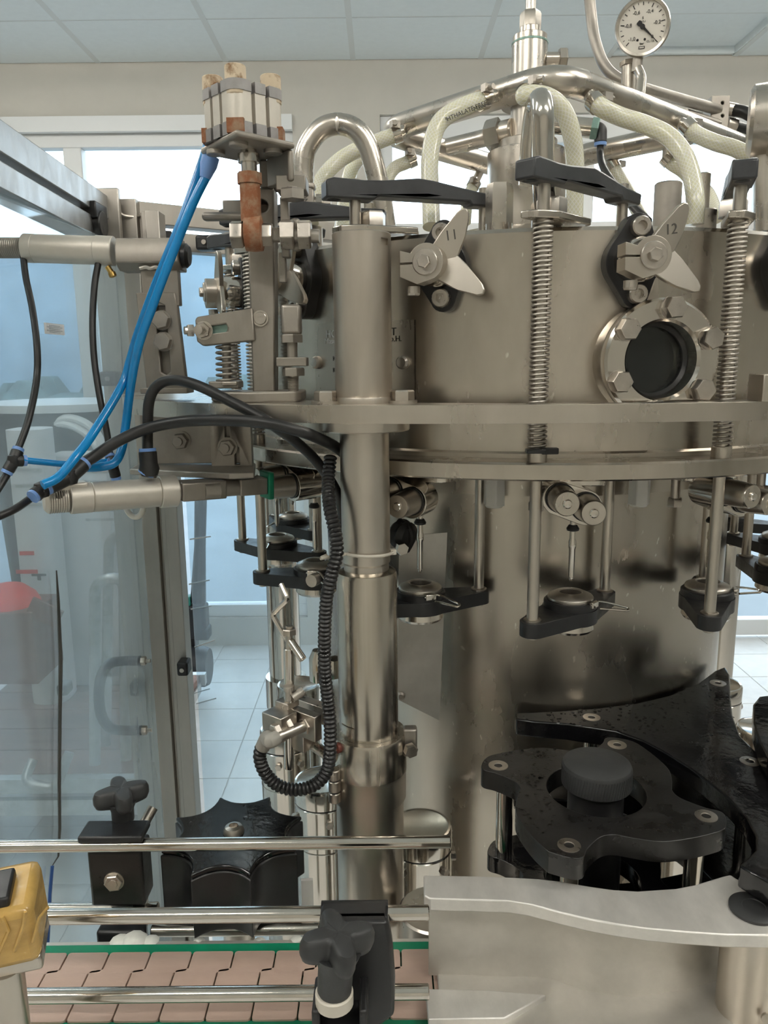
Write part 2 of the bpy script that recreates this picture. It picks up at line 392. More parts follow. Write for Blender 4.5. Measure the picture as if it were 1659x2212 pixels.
MB().box(((XS[6]+XS[7])/2, YW-.02, ZC+.028), (.60, .02, .045)).box((XS[7]-.012, 3.87, ZC+.028), (.012, .47, .045)).build('panel_edge', 'ceil', ce)
wb = MB()
def wallbox(x0, x1, z0, z1, y=YW, d=.22): wb.box(((x0+x1)/2, y+d/2, (z0+z1)/2), (x1-x0, d, z1-z0))
wallbox(-4, -2.35, 0, 3.05); wallbox(-2.35, -.43, 2.735, 3.05); wallbox(-2.35, -.43, 0, .16); wallbox(-.43, 0, 0, 3.05)
wallbox(0, 1.95, 2.735, 3.05); wallbox(0, 1.5, 0, 2.17); wallbox(1.5, 2.7, 2.1, 2.17); wallbox(1.95, 2.7, 2.17, 3.05); wallbox(2.7, 5, 0, 3.05)
wb.build('wall_back', 'cream', kind='structure')
MB().box((-4.05, .5, 1.5), (.1, 7.4, 3.0)).build('wall_left', 'cream', kind='structure')
MB().box((5.05, .5, 1.5), (.1, 7.4, 3.0)).build('wall_right', 'cream', kind='structure')
MB().box((.5, -3.15, 1.5), (9, .1, 3)).build('wall_front', 'cream', kind='structure')
def window(n, x0, x1, z0, z1, fw, mull=(), top=None):
    wn = thing('window_%d' % n, '', '', ((x0+x1)/2, YW+.06, z0), kind='structure')
    t = top or fw
    def fr(a, b, c, d): MB().box(((a+b)/2, YW+.06, (c+d)/2), (b-a, .07, d-c)).build('frame_bar', 'white', wn, .004)
    fr(x0, x1, z1-t, z1); fr(x0, x1, z0, z0+fw); fr(x0, x0+fw, z0+fw, z1-t); fr(x1-fw, x1, z0+fw, z1-t)
    e = [x0+fw]
    for a, b in mull: fr(a, b, z0+fw, z1-t); e += [a, b]
    e.append(x1-fw)
    for i in range(0, len(e), 2): MB().box(((e[i]+e[i+1])/2, YW+.07, (z0+fw+z1-t)/2), (e[i+1]-e[i]+.01, .006, z1-t-z0-fw+.01)).build('pane', 'pane', wn)
window(1, -2.35, -.43, .16, 2.735, .068, ((-1.578, -1.487),), .13)
window(2, 0, 1.95, 2.17, 2.735, .06, ((.98, 1.07),), .13)
window(3, 1.5, 2.7, .02, 2.1, .09, ())
MB().box((-1.39, YW-.012, 2.70), (1.92, .03, .07)).build('trim_1', 'white', kind='structure')
MB().box((1, 15, -.12), (40, 21.4, .1)).build('ground_outside', 'bluegrn', kind='structure')
MB().box((-1, 16, 1.9), (26, 2, 3.9)).build('house_outside', 'house', label='plain neighbouring house wall outside the window', cat='house')
hg = MB()
for i in range(60):
    x = -9+i*.32+random.uniform(-.1, .1)
    hg.lathe((x, 13+random.uniform(-.4, .4), -.1), (0, 0, 1), [(.5, 0), (.6, .4), (.5, .8+random.random()*.3), (.15, 1.15+random.random()*.35)], 8)
hg.build('hedge', 'hedge', label='dark hedge outside beyond the window', cat='hedge', kind='stuff')
for x, y in ((-1.7, 2.2), (1.5, 2.2), (-1.7, .5), (1.7, .5), (-1.1, -.8), (1.1, -.8)):      # the room's ceiling lamps, above and behind the viewer
    l = thing('tube_lamp_offscreen', 'double fluorescent tube lamp fixed under the ceiling', 'lamp', (x, y, ZC-.09), 'ceiling tube lamps')
    MB().box((x, y, ZC-.02), (1.30, .05, .04)).build('housing', 'white', l, .004)
    for k in (-.04, .04): MB().cyl((x-.6, y+k, ZC-.065), (x+.6, y+k, ZC-.065), .016, n=12).build('tube', 'lamp', l)
    for k in (-.62, .62): MB().box((x+k, y, ZC-.05), (.03, .13, .07)).build('tube_holder', 'white', l, .003)
# ================================================================== GUARD ENCLOSURE
C0 = px(245, 432, 1.35); ZB = C0.z
gf = thing('guard_frame', 'aluminium guard frame with corner post and top beams', 'guard frame', (C0.x, C0.y, 0))
def prof(name, x0, x1, y, dy, z0, z1, m='profile'):
    return MB().box(((x0+x1)/2, y+dy/2, (z0+z1)/2), (x1-x0, dy, z1-z0)).build(name, m, gf, .0012)
xa = px(258, 1000, 1.35).x; xb = px(382, 1000, 1.35).x
prof('door_stile', xa-.012, xa+.022, 1.335, .03, .1, ZB-.05)
prof('post', xa+.022, xa+.062, 1.34, .05, 0, ZB)
prof('groove', xa+.062, xa+.070, 1.352, .03, 0, ZB-.02); prof('post_rib', xa+.070, xa+.078, 1.338, .04, 0, ZB-.02)
prof('flat_bar', xa+.078, xb, 1.332, .04, 0, ZB-.02)
BX = C0.x
def lb(name, z, h, y0, y1, dx=0., m='beam'):
    k = .057
    return MB().bar((BX-.02+dx+(1.35-y0)*k, y0, z-h/2), (BX-.02+dx+(1.35-y1)*k, y1, z-h/2), .04, h).build(name, m, gf, .0015)
lb('top_beam', ZB, .036, 1.39, .2); lb('door_beam', ZB-.045, .03, 1.30, .2)
dv = Vector((.82, .57, 0)); e0 = Vector((BX, 1.355, 0))
def rb(name, z, h, a, b, m='profile', wd=.035):
    p = e0+dv*a; q = e0+dv*b; p.z = q.z = z-h/2
    return MB().bar(p, q, wd, h).build(name, m, gf, .0012)
rb('rear_beam', ZB, .034, .0, .62); rb('rear_door_beam', ZB-.045, .03, .085, .62); rb('end_cap', ZB-.043, .036, .045, .088, 'black', .037)
tp = px(232, 470, 1.33); MB().box((tp.x, tp.y-.01, tp.z), (.05, .012, .085)).build('corner_plate', 'profile', gf, .002)
tp = pX(205, 485, BX+.004); MB().cyl(tp+Vector((-.012, 0, 0)), tp+Vector((.014, 0, 0)), .020, n=16).box(tp+Vector((0, .0, .018)), (.024, .05, .024)).build('roller_bracket', 'black', gf, .002)
MB().tube(spl([px(258, 440, 1.33), px(262, 462, 1.33), px(285, 468, 1.34), px(302, 466, 1.35)], 4), .0022, 6).build('weld_bead', 'bolt', gf)
def latch(x, y, Y, w_=.022, h_=.026):
    p = px(x, y, Y); o = MB().box(p, (w_, .03, h_)).build('latch', 'black', gf, .004)
    MB().cyl(p+Vector((0, -.016, 0)), p+Vector((0, -.019, 0)), .004, n=10).build('screw', 'bolt', o)
latch(240, 818, 1.31, .03, .024); latch(298, 1484, 1.30, .022, .024); latch(398, 1440, 1.32, .02, .026); latch(445, 526, 1.38, .03, .024)
latch(462, 526, 1.40, .018, .02); latch(140, 1486, 1.33, .02, .02)
PXX = BX+.012
ap = thing('acrylic_door', 'clear scratched acrylic guard door with black grip and label', 'guard panel', (PXX, .85, .1))
MB().box((PXX, 1.025, .93), (.004, .62, 1.62)).build('sheet', 'plexi', ap)
pth = [pX(x, y, PXX-.028) for x, y in ((268, 1428), (236, 1434), (219, 1462), (214, 1500), (219, 1545), (238, 1572), (270, 1578))]
gr = MB().tube(spl([pth[0]+Vector((.028, 0, 0))]+pth+[pth[-1]+Vector((.028, 0, 0))], 4), .0085, 10).build('grip', 'black', ap)
for q in (pth[0], pth[-1]): MB().hexn(q+Vector((.03, 0, 0)), (1, 0, 0), .014, .008).cyl(q+Vector((.03, 0, 0)), q+Vector((.046, 0, 0)), .0035, n=8).build('grip_bolt', 'bolt', gr)
a = pX(100, 697, PXX+.004); b = pX(135, 724, PXX+.004)
MB().box(((a.x+b.x)/2, (a.y+b.y)/2, (a.z+b.z)/2), (.0006, abs(a.y-b.y)*1.3, a.z-b.z)).build('label_sticker', 'paper', ap)
for i in range(5):
    zz = b.z+(a.z-b.z)*(.2+.15*i); MB().box((PXX+.0045, (a.y+b.y)/2, zz), (.0004, abs(a.y-b.y)*(1.0 if i % 2 else .7), .0010)).build('label_line', 'zinc', ap)
MB().tube([pX(x, y, PXX+.003) for x, y in ((122, 1232), (126, 1300), (131, 1430), (129, 1560), (128, 1700), (129, 1790), (126, 1850), (113, 1870))], [.0008, .002, .0028, .0024, .0022, .002, .0012, .0006], 6).build('crack', 'shade_mark', ap)
MB().tube([pX(x, y, PXX+.003) for x, y in ((113, 1870), (108, 1930), (103, 2040))], .0022, 6).build('edge_strip', 'bluestrip', ap)
rp_ = thing('acrylic_panel', 'clear acrylic rear guard panel behind the actuators', 'guard panel', tuple(e0+dv*.35+Vector((0, 0, .1))))
p = e0+dv*.092; q = e0+dv*.62; p.z = q.z = .925
MB().bar(p, q, .004, 1.64).build('sheet', 'plexi', rp_)
for x, y in ((410, 1165), (408, 1262), (412, 1316), (420, 1398), (424, 1520), (410, 1500)):
    c = e0+dv*.095; d_ = px(x, y, c.y-.004); MB().bar(d_, d_+Vector((.034, .022, random.uniform(-.002, .006))), .001, .0022).build('scratch', 'white', rp_)
# ================================================================== THE FILLER: tank, drum and carousel
RB, TH0, STEP = .3584, -1.265, 360/14
ZT, ZF1, ZF0 = 1.670, 1.4555, 1.4383
RT = .385
tk = thing('filler_tank', 'round stainless filler tank with nameplate and sight glass flange', 'tank', (AX, AY, ZF0))
TG = 7.6                                    # bearing of the sight glass
zs_ = [ZF1+(ZT-.004-ZF1)*i/24 for i in range(25)]; NS = 288
vs = [ring(360*i/NS, RT, z) for z in zs_ for i in range(NS)]+[ring(360*i/NS, r, ZT) for r in (RT-.004, RT-.07) for i in range(NS)]; fs = []
for j in range(26):
    for i in range(NS):
        if j < 24 and math.hypot(RT*R((360*(i+.5)/NS-TG+180) % 360-180), (zs_[j]+zs_[j+1])/2-1.548) < .043: continue     # opening behind the sight glass
        fs.append((j*NS+i, j*NS+(i+1) % NS, (j+1)*NS+(i+1) % NS, (j+1)*NS+i))
MB().add(vs, fs).build('shell', 'tank', tk)
MB().lathe((AX, AY, ZT-.02), (0, 0, 1), [(RT-.06, 0), (RT-.06, .024), (RT-.075, .028), (.20, .030), (.13, .034), (.0, .034)], 96).build('lid', 'tank', tk)
MB().lathe((AX, AY, ZF0), (0, 0, 1), [(.30, 0), (.424, 0), (.4255, .0015), (.4255, ZF1-ZF0-.002), (.4235, ZF1-ZF0), (RT-.002, ZF1-ZF0)], 128).build('bottom_flange', 'tank', tk)
MB().lathe((AX, AY, ZF1), (0, 0, 1), [(RT, 0), (RT+.004, 0), (RT+.004, .004), (RT, .006)], 128, cap=False).build('seam_ring', 'steel', tk)
# centre dome, hub and caps on the lid
MB().lathe((AX, AY, ZT+.005), (0, 0, 1), [(.125, 0), (.125, .018), (.118, .034), (.10, .044), (.06, .05), (0, .05)], 64).build('dome', 'polish', tk)
def lidcyl(name, x, y, Y, wpx, ytop, m='steel', ch=.0015, hexa=False):
    p = px(x, y, Y); d = (p-Vector((0, 0, Z0))).dot(_F); r = wpx*d/FPX/2; t = px(x, ytop, Y).z
    b = MB()
    b.cyl((p.x, p.y, ZT-.005), (p.x, p.y, t), r, n=28, ch=ch)
    if hexa: b = MB().hexn((p.x, p.y, ZT+.008), (0, 0, 1), r*1.9, t-ZT-.008, .4).cyl((p.x, p.y, ZT-.005), (p.x, p.y, ZT+.010), r*1.06, n=24)
    return b.build(name, m, tk)
lidcyl('hex_cap', 1078, 470, .798, 54, 398, 'steel', hexa=True); lidcyl('plain_cap', 1440, 470, .86, 57, 395, 'dull')
lidcyl('plain_cap', 1514, 470, .98, 30, 374, 'steel'); lidcyl('plain_cap', 1590, 440, 1.0, 42, 372, 'steel'); lidcyl('small_cap', 1525, 470, .9, 44, 452, 'bolt')
lidcyl('nut', 1181, 470, .778, 62, 436, 'bolt', hexa=True); lidcyl('small_cap', 672, 500, .958, 50, 489, 'bolt')
for th in range(-55, 60, 5):
    if abs(th+20) > 2: MB().lathe(ring(th, RT-.037, ZT-.001), (0, 0, 1), [(.004, 0), (.004, .004), (.002, .006)], 10).build('lid_screw', 'bolt', tk)
# sight glass
gr_ = frame(ring(TG, RT, 1.548), (math.cos(R(TG)), math.sin(R(TG)), 0), z=(math.sin(R(TG)), -math.cos(R(TG)), 0))
sg = MB(gr_).lathe((0, 0, -.012), (0, 0, 1), [(.036, 0), (.0535, 0), (.0525, .012), (.049, .020), (.047, .026), (.047, .030), (.0545, .031), (.0555, .033), (.0555, .042), (.053, .044), (.037, .044), (.0345, .041), (.0335, .030), (.0335, 0)], 64, cap=False).build('sight_flange', 'polish', tk)
MB(gr_).lathe((0, 0, .004), (0, 0, 1), [(.0338, 0), (.0338, .004)], 48).build('sight_pane', 'sight', sg)
MB(gr_).lathe((0, 0, .008), (0, 0, 1), [(.0335, 0), (.0335, .006), (.0305, .003), (.0305, 0)], 48, cap=False).build('gasket', 'rubber', sg)
for a in (84, 24, -36, -96, -156, 144):
    q = Vector((.0465*math.cos(R(a)), .0465*math.sin(R(a)), .032))
    MB(gr_).cyl(q, q+Vector((0, 0, .002)), .0105, n=16).hexn(q+Vector((0, 0, .002)), (0, 0, 1), .018, .010, random.random()).build('flange_bolt', 'bolt', sg)
# nameplate, half hidden by the column
def onwall(x, y, r=RT): 
    P = pc(x, y, r); t = math.atan2(P.x-AX, AY-P.y); return P, t
npl = MB(); ts = []
P0, a0 = onwall(682, 700); P1, a1 = onwall(897, 865)
zt, zb = P0.z, pc(790, 866, RT).z
vs = []; fs = []
for i in range(13):
    t = a0+(a1-a0)*i/12
    for rr, z in ((RT+.0005, zb), (RT+.0016, zb), (RT+.0016, zt), (RT+.0005, zt)): vs.append(ring(math.degrees(t), rr, z))
for i in range(12):
    for j in range(4): fs.append((i*4+j, i*4+(j+1) % 4, i*4+4+(j+1) % 4, i*4+4+j))
npl.add(vs, fs); nplate = npl.build('nameplate', 'steel', tk)
def walltext(st, x, y, size, m='shade_mark', par=None, r=RT+.002):
    P, t = onwall(x, y, r); mx = frame(P, (math.cos(t), math.sin(t), 0), z=(math.sin(t), -math.cos(t), 0)); return text(par or tk, 'lettering', st, size, mx, m)
walltext('HO', 716, 722, .011, 'white', nplate); walltext('Masch', 716, 737, .008, 'white', nplate); walltext('T', 850, 717, .011, 'shade_mark', nplate); walltext('b.H.', 855, 732, .008, 'shade_mark', nplate)
walltext('K', 722, 775, .007, 'shade_mark', nplate); walltext('K', 722, 800, .007, 'shade_mark', nplate)
for x, y in ((690, 783), (874, 783)):
    P, t = onwall(x, y); n = Vector((math.sin(t), -math.cos(t), 0)); MB().lathe(P, n, [(.0055, 0), (.0068, .001), (.0068, .006), (.005, .0085), (.0, .009)], 20).build('nameplate_screw', 'bolt', nplate)
# drum below
dr = thing('base_drum', 'tall stainless drum under the filler tank', 'drum', (AX, AY, .45))
MB().lathe((AX, AY, .45), (0, 0, 1), [(.285, 0), (.285, ZF0-.45)], 128).build('shell', 'drum', dr)
MB().lathe((AX, AY, .45), (0, 0, 1), [(.31, 0), (.31, .03), (.285, .032)], 96).build('base_ring', 'drum', dr)
MB().lathe((AX, AY, 1.40), (0, 0, 1), [(.285, 0), (.297, .002), (.297, ZF0-1.40), (.285, ZF0-1.40)], 96, cap=False).build('top_collar', 'drum', dr)
# sheet hung in front of the drum
sa = [px(862, 1158, .862), px(966, 1150, .868), px(949, 1556, .868), px(858, 1510, .862)]
pl = thing('splash_sheet', 'thin bare metal sheet hung in front of the drum', 'sheet', tuple(sa[3]))
nrm = (sa[1]-sa[0]).cross(sa[3]-sa[0]).normalized()*.0008
MB().add([q+nrm for q in sa]+[q-nrm for q in sa], [(0, 1, 2, 3), (7, 6, 5, 4), (0, 4, 5, 1), (1, 5, 6, 2), (2, 6, 7, 3), (3, 7, 4, 0)]).build('sheet', 'alu', pl)
for x, y in ((866, 1502),):
    q = px(x, y, .860); MB().lathe(q, (0, -1, 0), [(.005, 0), (.005, .003), (.003, .005)], 14).cyl(q, q+Vector((0, .05, 0)), .003, n=8).build('screw', 'bolt', pl)
# ------------------------------------------------------------------ spring rod units with centring bells
def bell_unit(label, group):
    zr = 1.282
    t = thing('centring_unit', label, 'bottle guide', (0, 0, 0), group)
    r1 = Vector((-.047, -.0475, 0)); r2 = Vector((.0492, .0510, 0)); dd = (r2-r1).normalized(); nn = Vector((-dd.y, dd.x, 0))
    K = dict(local=True)
    arm = []
    for c, rr, a0_, a1_ in ((r1, .0115, 135, 315), (r2, .0105, -45, 135)):
        pass
    ang = math.degrees(math.atan2(dd.y, dd.x))
    arm += circ(r1.x, r1.y, .0125, 10, ang+110, ang+250)
    arm += circ(0, 0, .0285, 8, ang-125, ang-55)
    arm += circ(r2.x, r2.y, .0115, 10, ang-70, ang+70)
    arm += circ(0, 0, .0285, 8, ang+55, ang+125)
    a = MB().prism(arm, 0, .0150, [list(reversed(circ(0, 0, .015, 20)))]).build('bell_arm', 'black', t, .0012, **K)
    MB().lathe((0, 0, .0149), (0, 0, 1), [(.0275, 0), (.0272, .0062), (.0258, .0074), (.0215, .0074), (.0215, 0)], 36, cap=False).build('collar', 'black', a, **K)
    MB().lathe((0, 0, .017), (0, 0, 1), [(.0205, 0), (.0228, .003), (.0236, .0055), (.0236, .0085), (.0225, .0100), (.0140, .0138), (.0125, .0138), (.0112, .0125), (.0110, .0), (.0205, 0)], 40, cap=False).build('centring_bell', 'bell', t, **K)
    MB().lathe((0, 0, -.010), (0, 0, 1), [(.013, .0), (.0235, 0), (.0255, .003), (.0245, .0105), (.013, .0105)], 36, cap=False).build('bell_skirt', 'polish', t, **K)
    c = R(-42); q = Vector((math.cos(c), math.sin(c), 0))*.0275; tg = Vector((-math.sin(c), math.cos(c), 0))
    lt = MB().box(q+Vector((0, 0, .0215)), (.004, .012, .0065), rz=c).build('latch', 'polish', t, .0008, **K)
    wp = [q+tg*-.007+Vector((0, 0, .0215)), q+tg*.006+Vector((.002, 0, .0235)), q+Vector((.026, .000, .0205)), q+Vector((.0335, -.002, .0185)), q+Vector((.0325, -.0055, .0172)), q+Vector((.024, -.0045, .0176)), q+tg*.004+Vector((.003, -.004, .018))]
    MB().tube(spl(wp, 5), .0012, 8).build('wire_clip', 'polish', lt, **K)
    zy0, zy1 = 1.702-zr, 1.7185-zr
    for r_, n_ in ((r1, 'guide_rod'), (r2, 'guide_rod')):
        MB().cyl(r_+Vector((0, 0, -.004)), r_+Vector((0, 0, zy1+.003)), .0057, n=18, ch=.0006).lathe(r_+Vector((0, 0, .0148)), (0, 0, 1), [(.0088, 0), (.0088, .0016), (.0075, .0024)], 18).build(n_, 'steel', t, **K)
    # yoke: side outline along the rod line
    f = frame((0, 0, zy0), dd, z=(nn.x*-1, nn.y*-1, 0)) if False else frame((0, 0, zy0), dd, y=(0, 0, 1))
    S = [(-.098, 0), (-.050, 0), (-.046, .0035), (.050, .0035), (.053, 0), (.088, 0), (.090, .011), (.060, .0135), (.012, .021), (-.004, .0225), (-.040, .0185), (-.060, .0175), (-.090, .0185), (-.098, .016)]
    yo = MB(f).prism(S, -.0105, .0105).build('yoke', 'yoke', t, .0018, **K)
    cut(yo, MB().cyl(r1*1.32+Vector((0, 0, zy0-.01)), r1*1.32+Vector((0, 0, zy0+.04)), .0055, n=20), True)
    zp1, zp0 = 1.6788-zr, 1.6722-zr
    ou = r1.normalized()
    gp = MB().prism([(-.069, -.056), (-.055, -.062), (-.034, -.055), (.004, -.012), (-.004, .0), (-.028, -.010)], zp0, zp1).build('guide_plate', 'steel', t, .0012, **K)
    MB().hexn(r1+Vector((.010, .016, zp1-.0005)), (0, 0, 1), .024, .015, .3).build('guide_nut', 'bolt', gp, **K)
    zc = 1.4658-zr; z1 = zp0
    MB().helix(r1+Vector((0, 0, zc)), (0, 0, 1), .0082, .00125, (z1-zc)/.00415, z1-zc, 6, 12).build('spring', 'dull', t, **K)
    MB().lathe(r1+Vector((0, 0, zc-.0115)), (0, 0, 1), [(.009, 0), (.0095, .0005), (.0095, .011), (.0085, .0118)], 20).build('stop_collar', 'steel', t, **K)
    t['_z'] = zr
    return t
BL = {-4: 'spring rod unit farthest behind the corrugated hose by the plain rear column', -3: 'spring rod unit just behind the one touching the corrugated hose',
      -2: 'spring rod unit whose centring bell touches the corrugated hose', -1: 'spring rod unit behind the steel column with yoke above lever 11',
      0: 'spring rod unit between lever 11 and the round sight glass', 1: 'spring rod unit whose spring crosses the sight glass bolts',
      2: 'spring rod unit next behind the one crossing the sight glass', 3: 'spring rod unit half hidden by the drum edge before the glazed door', 4: 'rearmost spring rod unit at the glazed door'}
BG = 'centring units around the filler tank'
proto = bell_unit(BL[0], BG)
def ringloc(k, z): return ring(TH0+k*STEP, RB, z)
for k in (0, -1, 1, -2, 2, -3, 3, -4, 4):
    lb_ = BL.get(k, 'spring rod unit with centring bell beside the glazed door light')
    th = R(TH0+k*STEP)
    if k == 0: proto.location = ringloc(0, 1.282); proto.rotation_euler.z = th; o = proto
    else: o = copy_tree(proto, ringloc(k, 1.282), th, lb_)
del proto['_z']
q = pc(1187, 974, .418)
MB().box(q, (.016, .008, .006)).box(q+Vector((-.013, .0, 0)), (.018, .012, .004)).build('clamp_tab', 'black', bev=.001, label='small black clip on the stop collar of the spring rod', cat='clip')
# ------------------------------------------------------------------ filling valves
def valve(label, group):
    zr = 1.3236; t = thing('filling_valve', label, 'filling valve', (0, 0, 0), group); K = dict(local=True)
    def L(x, y, z): return Vector((x, y, z+1.55-zr))
    # body casting: a lobed block under the flange
    prof_ = circ(-.0215, -.134, .0165, 12, 70, 250)+circ(.004, -.143, .0175, 12, 250, 430)
    f = frame(L(0, -.012, 0), (1, 0, 0), y=(0, 0, 1))
    b = MB(f).prism([(x, z) for x, z in prof_], -.012, .020).build('body', 'polish', t, .002, **K)
    MB().prism(rrect(.075, .040, .012, 4, -.004, .014), L(0, 0, -.126).z, L(0, 0, -.1112).z).build('mount_pad', 'polish', t, .002, **K)
    MB().lathe(L(0, 0, -.158), (0, 0, 1), [(.006, 0), (.0085, .006), (.011, .016), (.012, .03)], 20).build('outlet_cone', 'polish', t, **K)
    for x, z in ((-.0205, -.133), (.0045, -.142)):
        c = MB().lathe(L(x, -.026, z), (0, -1, 0), [(.0155, 0), (.0155, .004), (.0135, .006), (.0132, .022), (.0122, .034), (.0122, .037), (.0112, .039)], 28).build('cap', 'steel', t, **K)
        MB().lathe(L(x, -.064, z), (0, -1, 0), [(.0045, 0), (.0045, .0025), (.0035, .0035), (0, .004)], 16).build('pin', 'polish', c, **K)
        MB().lathe(L(x, -.033, z), (0, -1, 0), [(.0148, 0), (.0148, .0015)], 28, cap=True).build('seal_ring', 'rubber', c, **K)
    tb = MB().lathe(L(0, 0, -.2262), (0, 0, 1), [(.0012, 0), (.0022, .002), (.0022, .004), (.0033, .0045), (.0033, .034), (.0040, .036), (.0040, .042), (.0031, .045), (.0031, .070)], 16).build('vent_tube', 'polish', t, **K)
    MB().lathe(L(0, 0, -.1735), (0, 0, 1), [(.0033, 0), (.0062, .001), (.0066, .003), (.0045, .0065), (.0033, .007)], 20).build('rubber_cone', 'rubber', tb, **K)
    MB().hexn(L(-.0345, .020, -.1555), (0, 0, 1), .014, .009, .2).cyl(L(-.0345, .020, -.150), L(-.0345, .020, -.112), .005, n=12).build('hex_bolt', 'bolt', t, **K)
    MB().hexn(L(.0492, .0510, -.124), (0, 0, 1), .0185, .0125, .2).build('gland_nut', 'bolt', t, **K)
    return t
VL = {-4: 'filling valve farthest behind the green cylinder pad', -3: 'filling valve next behind the one beside the green cylinder pad', -2: 'filling valve beside the green cylinder pad', -1: 'filling valve just behind the steel column',
      0: 'filling valve with two capped pistons facing the starwheel side', 1: 'filling valve with caps turned sideways near the bright door'}
pv = valve(VL[0], 'filling valves under the tank flange')
for k in (0, -1, 1, -2, 2, -3, -4):
    th = R(TH0+k*STEP); loc = ringloc(k, 1.3236)
    if k == 0: pv.location = loc; pv.rotation_euler.z = th
    else: copy_tree(pv, loc, th, VL.get(k, 'filling valve partly past the drum by the glazed door'))
# translucent hexagonal blocks between the valves
hb = None
for k, lbl in ((-1, 'translucent plastic hexagonal block hanging behind lever side valve'), (0, 'translucent plastic hexagonal block hanging between two capped valves'), (-2, None), (1, None)):
    th = TH0+(k+.5)*STEP+(1.2 if k == 0 else -.6)
    if k < -1 or k > 0: continue
    MB().hexn(ring(th, .325, 1.396), (0, 0, 1), .0205, .043, R(th)+.3, ch=False).cyl(ring(th, .325, 1.394), ring(th, .325, 1.397), .009, n=16).build('hex_block', 'pvc', bev=.001,
        label='translucent plastic hexagonal block under the flange nearer the steel column' if k == -1 else 'translucent plastic hexagonal block under the flange nearer the glazed door', cat='plastic block', group='hex blocks under the flange')
# black coupling behind the column, small things at the edges
dc = thing('drain_coupling', 'black rubber coupling with bright hex bolt behind the steel column', 'coupling', tuple(px(868, 1185, .80)))
MB().lathe(px(860, 1150, .850), (.6, -.8, -.1), [(.014, 0), (.017, .005), (.014, .010), (.016, .015), (.010, .020)], 22).build('rubber', 'rubber', dc)
MB().tube(spl([px(862, 1128, .848), px(882, 1140, .838), px(887, 1165, .838), px(876, 1188, .842)], 5), .005, 10).build('strap', 'rubber', dc)
q = px(866, 1184, .828); MB().hexn(q, (.3, -1, 0), .013, .007, .2).cyl(q+Vector((0, .02, 0)), q, .005, n=12).build('bolt', 'polish', dc)
# ------------------------------------------------------------------ numbered levers on the tank wall
def lever(label, group):
    t = thing('valve_lever', label, 'lever', (0, 0, 0), group); K = dict(local=True); Zc = .0
    # local: x right along the wall, -y outwards, z up; origin at hub axis on the wall
    f = frame((0, 0, 0), (1, 0, 0), z=(0, -1, 0))        # drawing plane x,z facing outwards
    dm = circ(0, 0, .026, 10, -38, 38)+circ(.003, .030, .0125, 8, 20, 160)+circ(0, 0, .026, 10, 142, 218)+circ(.003, -.029, .0125, 8, 200, 340)
    fl_ = MB(f).prism(dm, -.006, .013).build('mount_plate', 'black', t, .0015, **K)
    for z in (.030, -.029):
        s = MB(f).lathe((.003, z, .0128), (0, 0, 1), [(.0085, 0), (.0088, .001), (.0088, .008), (.0078, .0095), (.0045, .0095), (.0045, .005), (0, .005)], 20).build('socket_screw', 'bolt', t, **K)
    MB(f).lathe((0, 0, .012), (0, 0, 1), [(.0185, 0), (.0195, .004), (.0195, .018), (.017, .025), (.013, .029), (.012, .036)], 36).build('hub', 'polish', t, **K)
    hd = MB(f).prism(circ(0, 0, .0165, 20, -60, 150)+[(-.0245, .011), (-.0245, -.012), (-.008, -.019)], .036, .056).build('clamp_head', 'steel', t, .0025, **K)
    cut(hd, MB(f).box((-.0185, -.0005, .046), (.020, .0018, .04)), True)
    MB(f).cyl((-.015, -.020, .046), (-.015, -.026, .046), .0062, n=16).hexn((-.015, -.022, .046), (0, -1, 0), .011, .006).build('pinch_screw', 'bolt', hd, **K)
    MB(f).lathe((0, 0, .056), (0, 0, 1), [(.0118, 0), (.0118, .002), (.011, .0028)], 24).hexn((0, 0, .0585), (0, 0, 1), .0105, .0052, .25).build('centre_bolt', 'bolt', t, **K)
    for nm, a, L_, w0 in (('blade', 59, .055, .0125), ('blade', -37, .056, .0135)):
        c, s = math.cos(R(a)), math.sin(R(a))
        pts = [(.002, -w0), (.014, -w0*1.02), (.026, -w0*.92), (.038, -w0*.72), (.048, -.0055), (L_-.002, -.003), (L_+.001, .0005), (L_, .004), (L_-.005, .0068), (.040, w0*.70), (.028, w0*.90), (.014, w0*1.02), (.002, w0)]
        g = f @ Matrix.Rotation(R(a), 4, 'Z') @ Matrix.Rotation(R(9 if a > 0 else -9), 4, 'X')
        bl = MB(g).prism(pts, .038, .0435).build(nm, 'steel', t, .0018, **K)
    t['_f'] = 1
    return t
LV0 = 4.2
nums = {0: '12', -1: '11', -2: '10', -3: '9', 1: '13'}
lvs = {}
LLB = {0: 'steel two-bladed lever stamped 12 above the sight glass', -1: 'steel two-bladed lever stamped 11 on the tank wall', -2: 'steel two-bladed lever half hidden by the actuator post', -3: 'steel two-bladed lever seen edge on left of the actuator post', 1: 'steel lever hub at the tank edge past the sight glass'}
pv = lever(LLB[0], 'numbered levers on the tank wall'); del pv['_f']
for k in (0, -1, -2, -3, 1):
    th = LV0+k*STEP; loc = ring(th, RT, 1.6365)
    if k == 0: pv.location = loc; pv.rotation_euler.z = R(th); o = pv
    else: o = copy_tree(pv, loc, R(th), LLB[k])
    lvs[k] = o
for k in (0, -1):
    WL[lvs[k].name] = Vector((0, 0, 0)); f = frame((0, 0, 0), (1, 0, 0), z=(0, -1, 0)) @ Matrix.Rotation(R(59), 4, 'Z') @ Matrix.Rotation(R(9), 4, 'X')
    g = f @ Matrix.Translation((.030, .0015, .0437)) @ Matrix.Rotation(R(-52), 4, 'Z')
    text(lvs[k], 'number', nums[k], .0125, g, 'shade_mark', .0002, local=True)  # groove shade of the number drawn as flat dark lettering on the blade
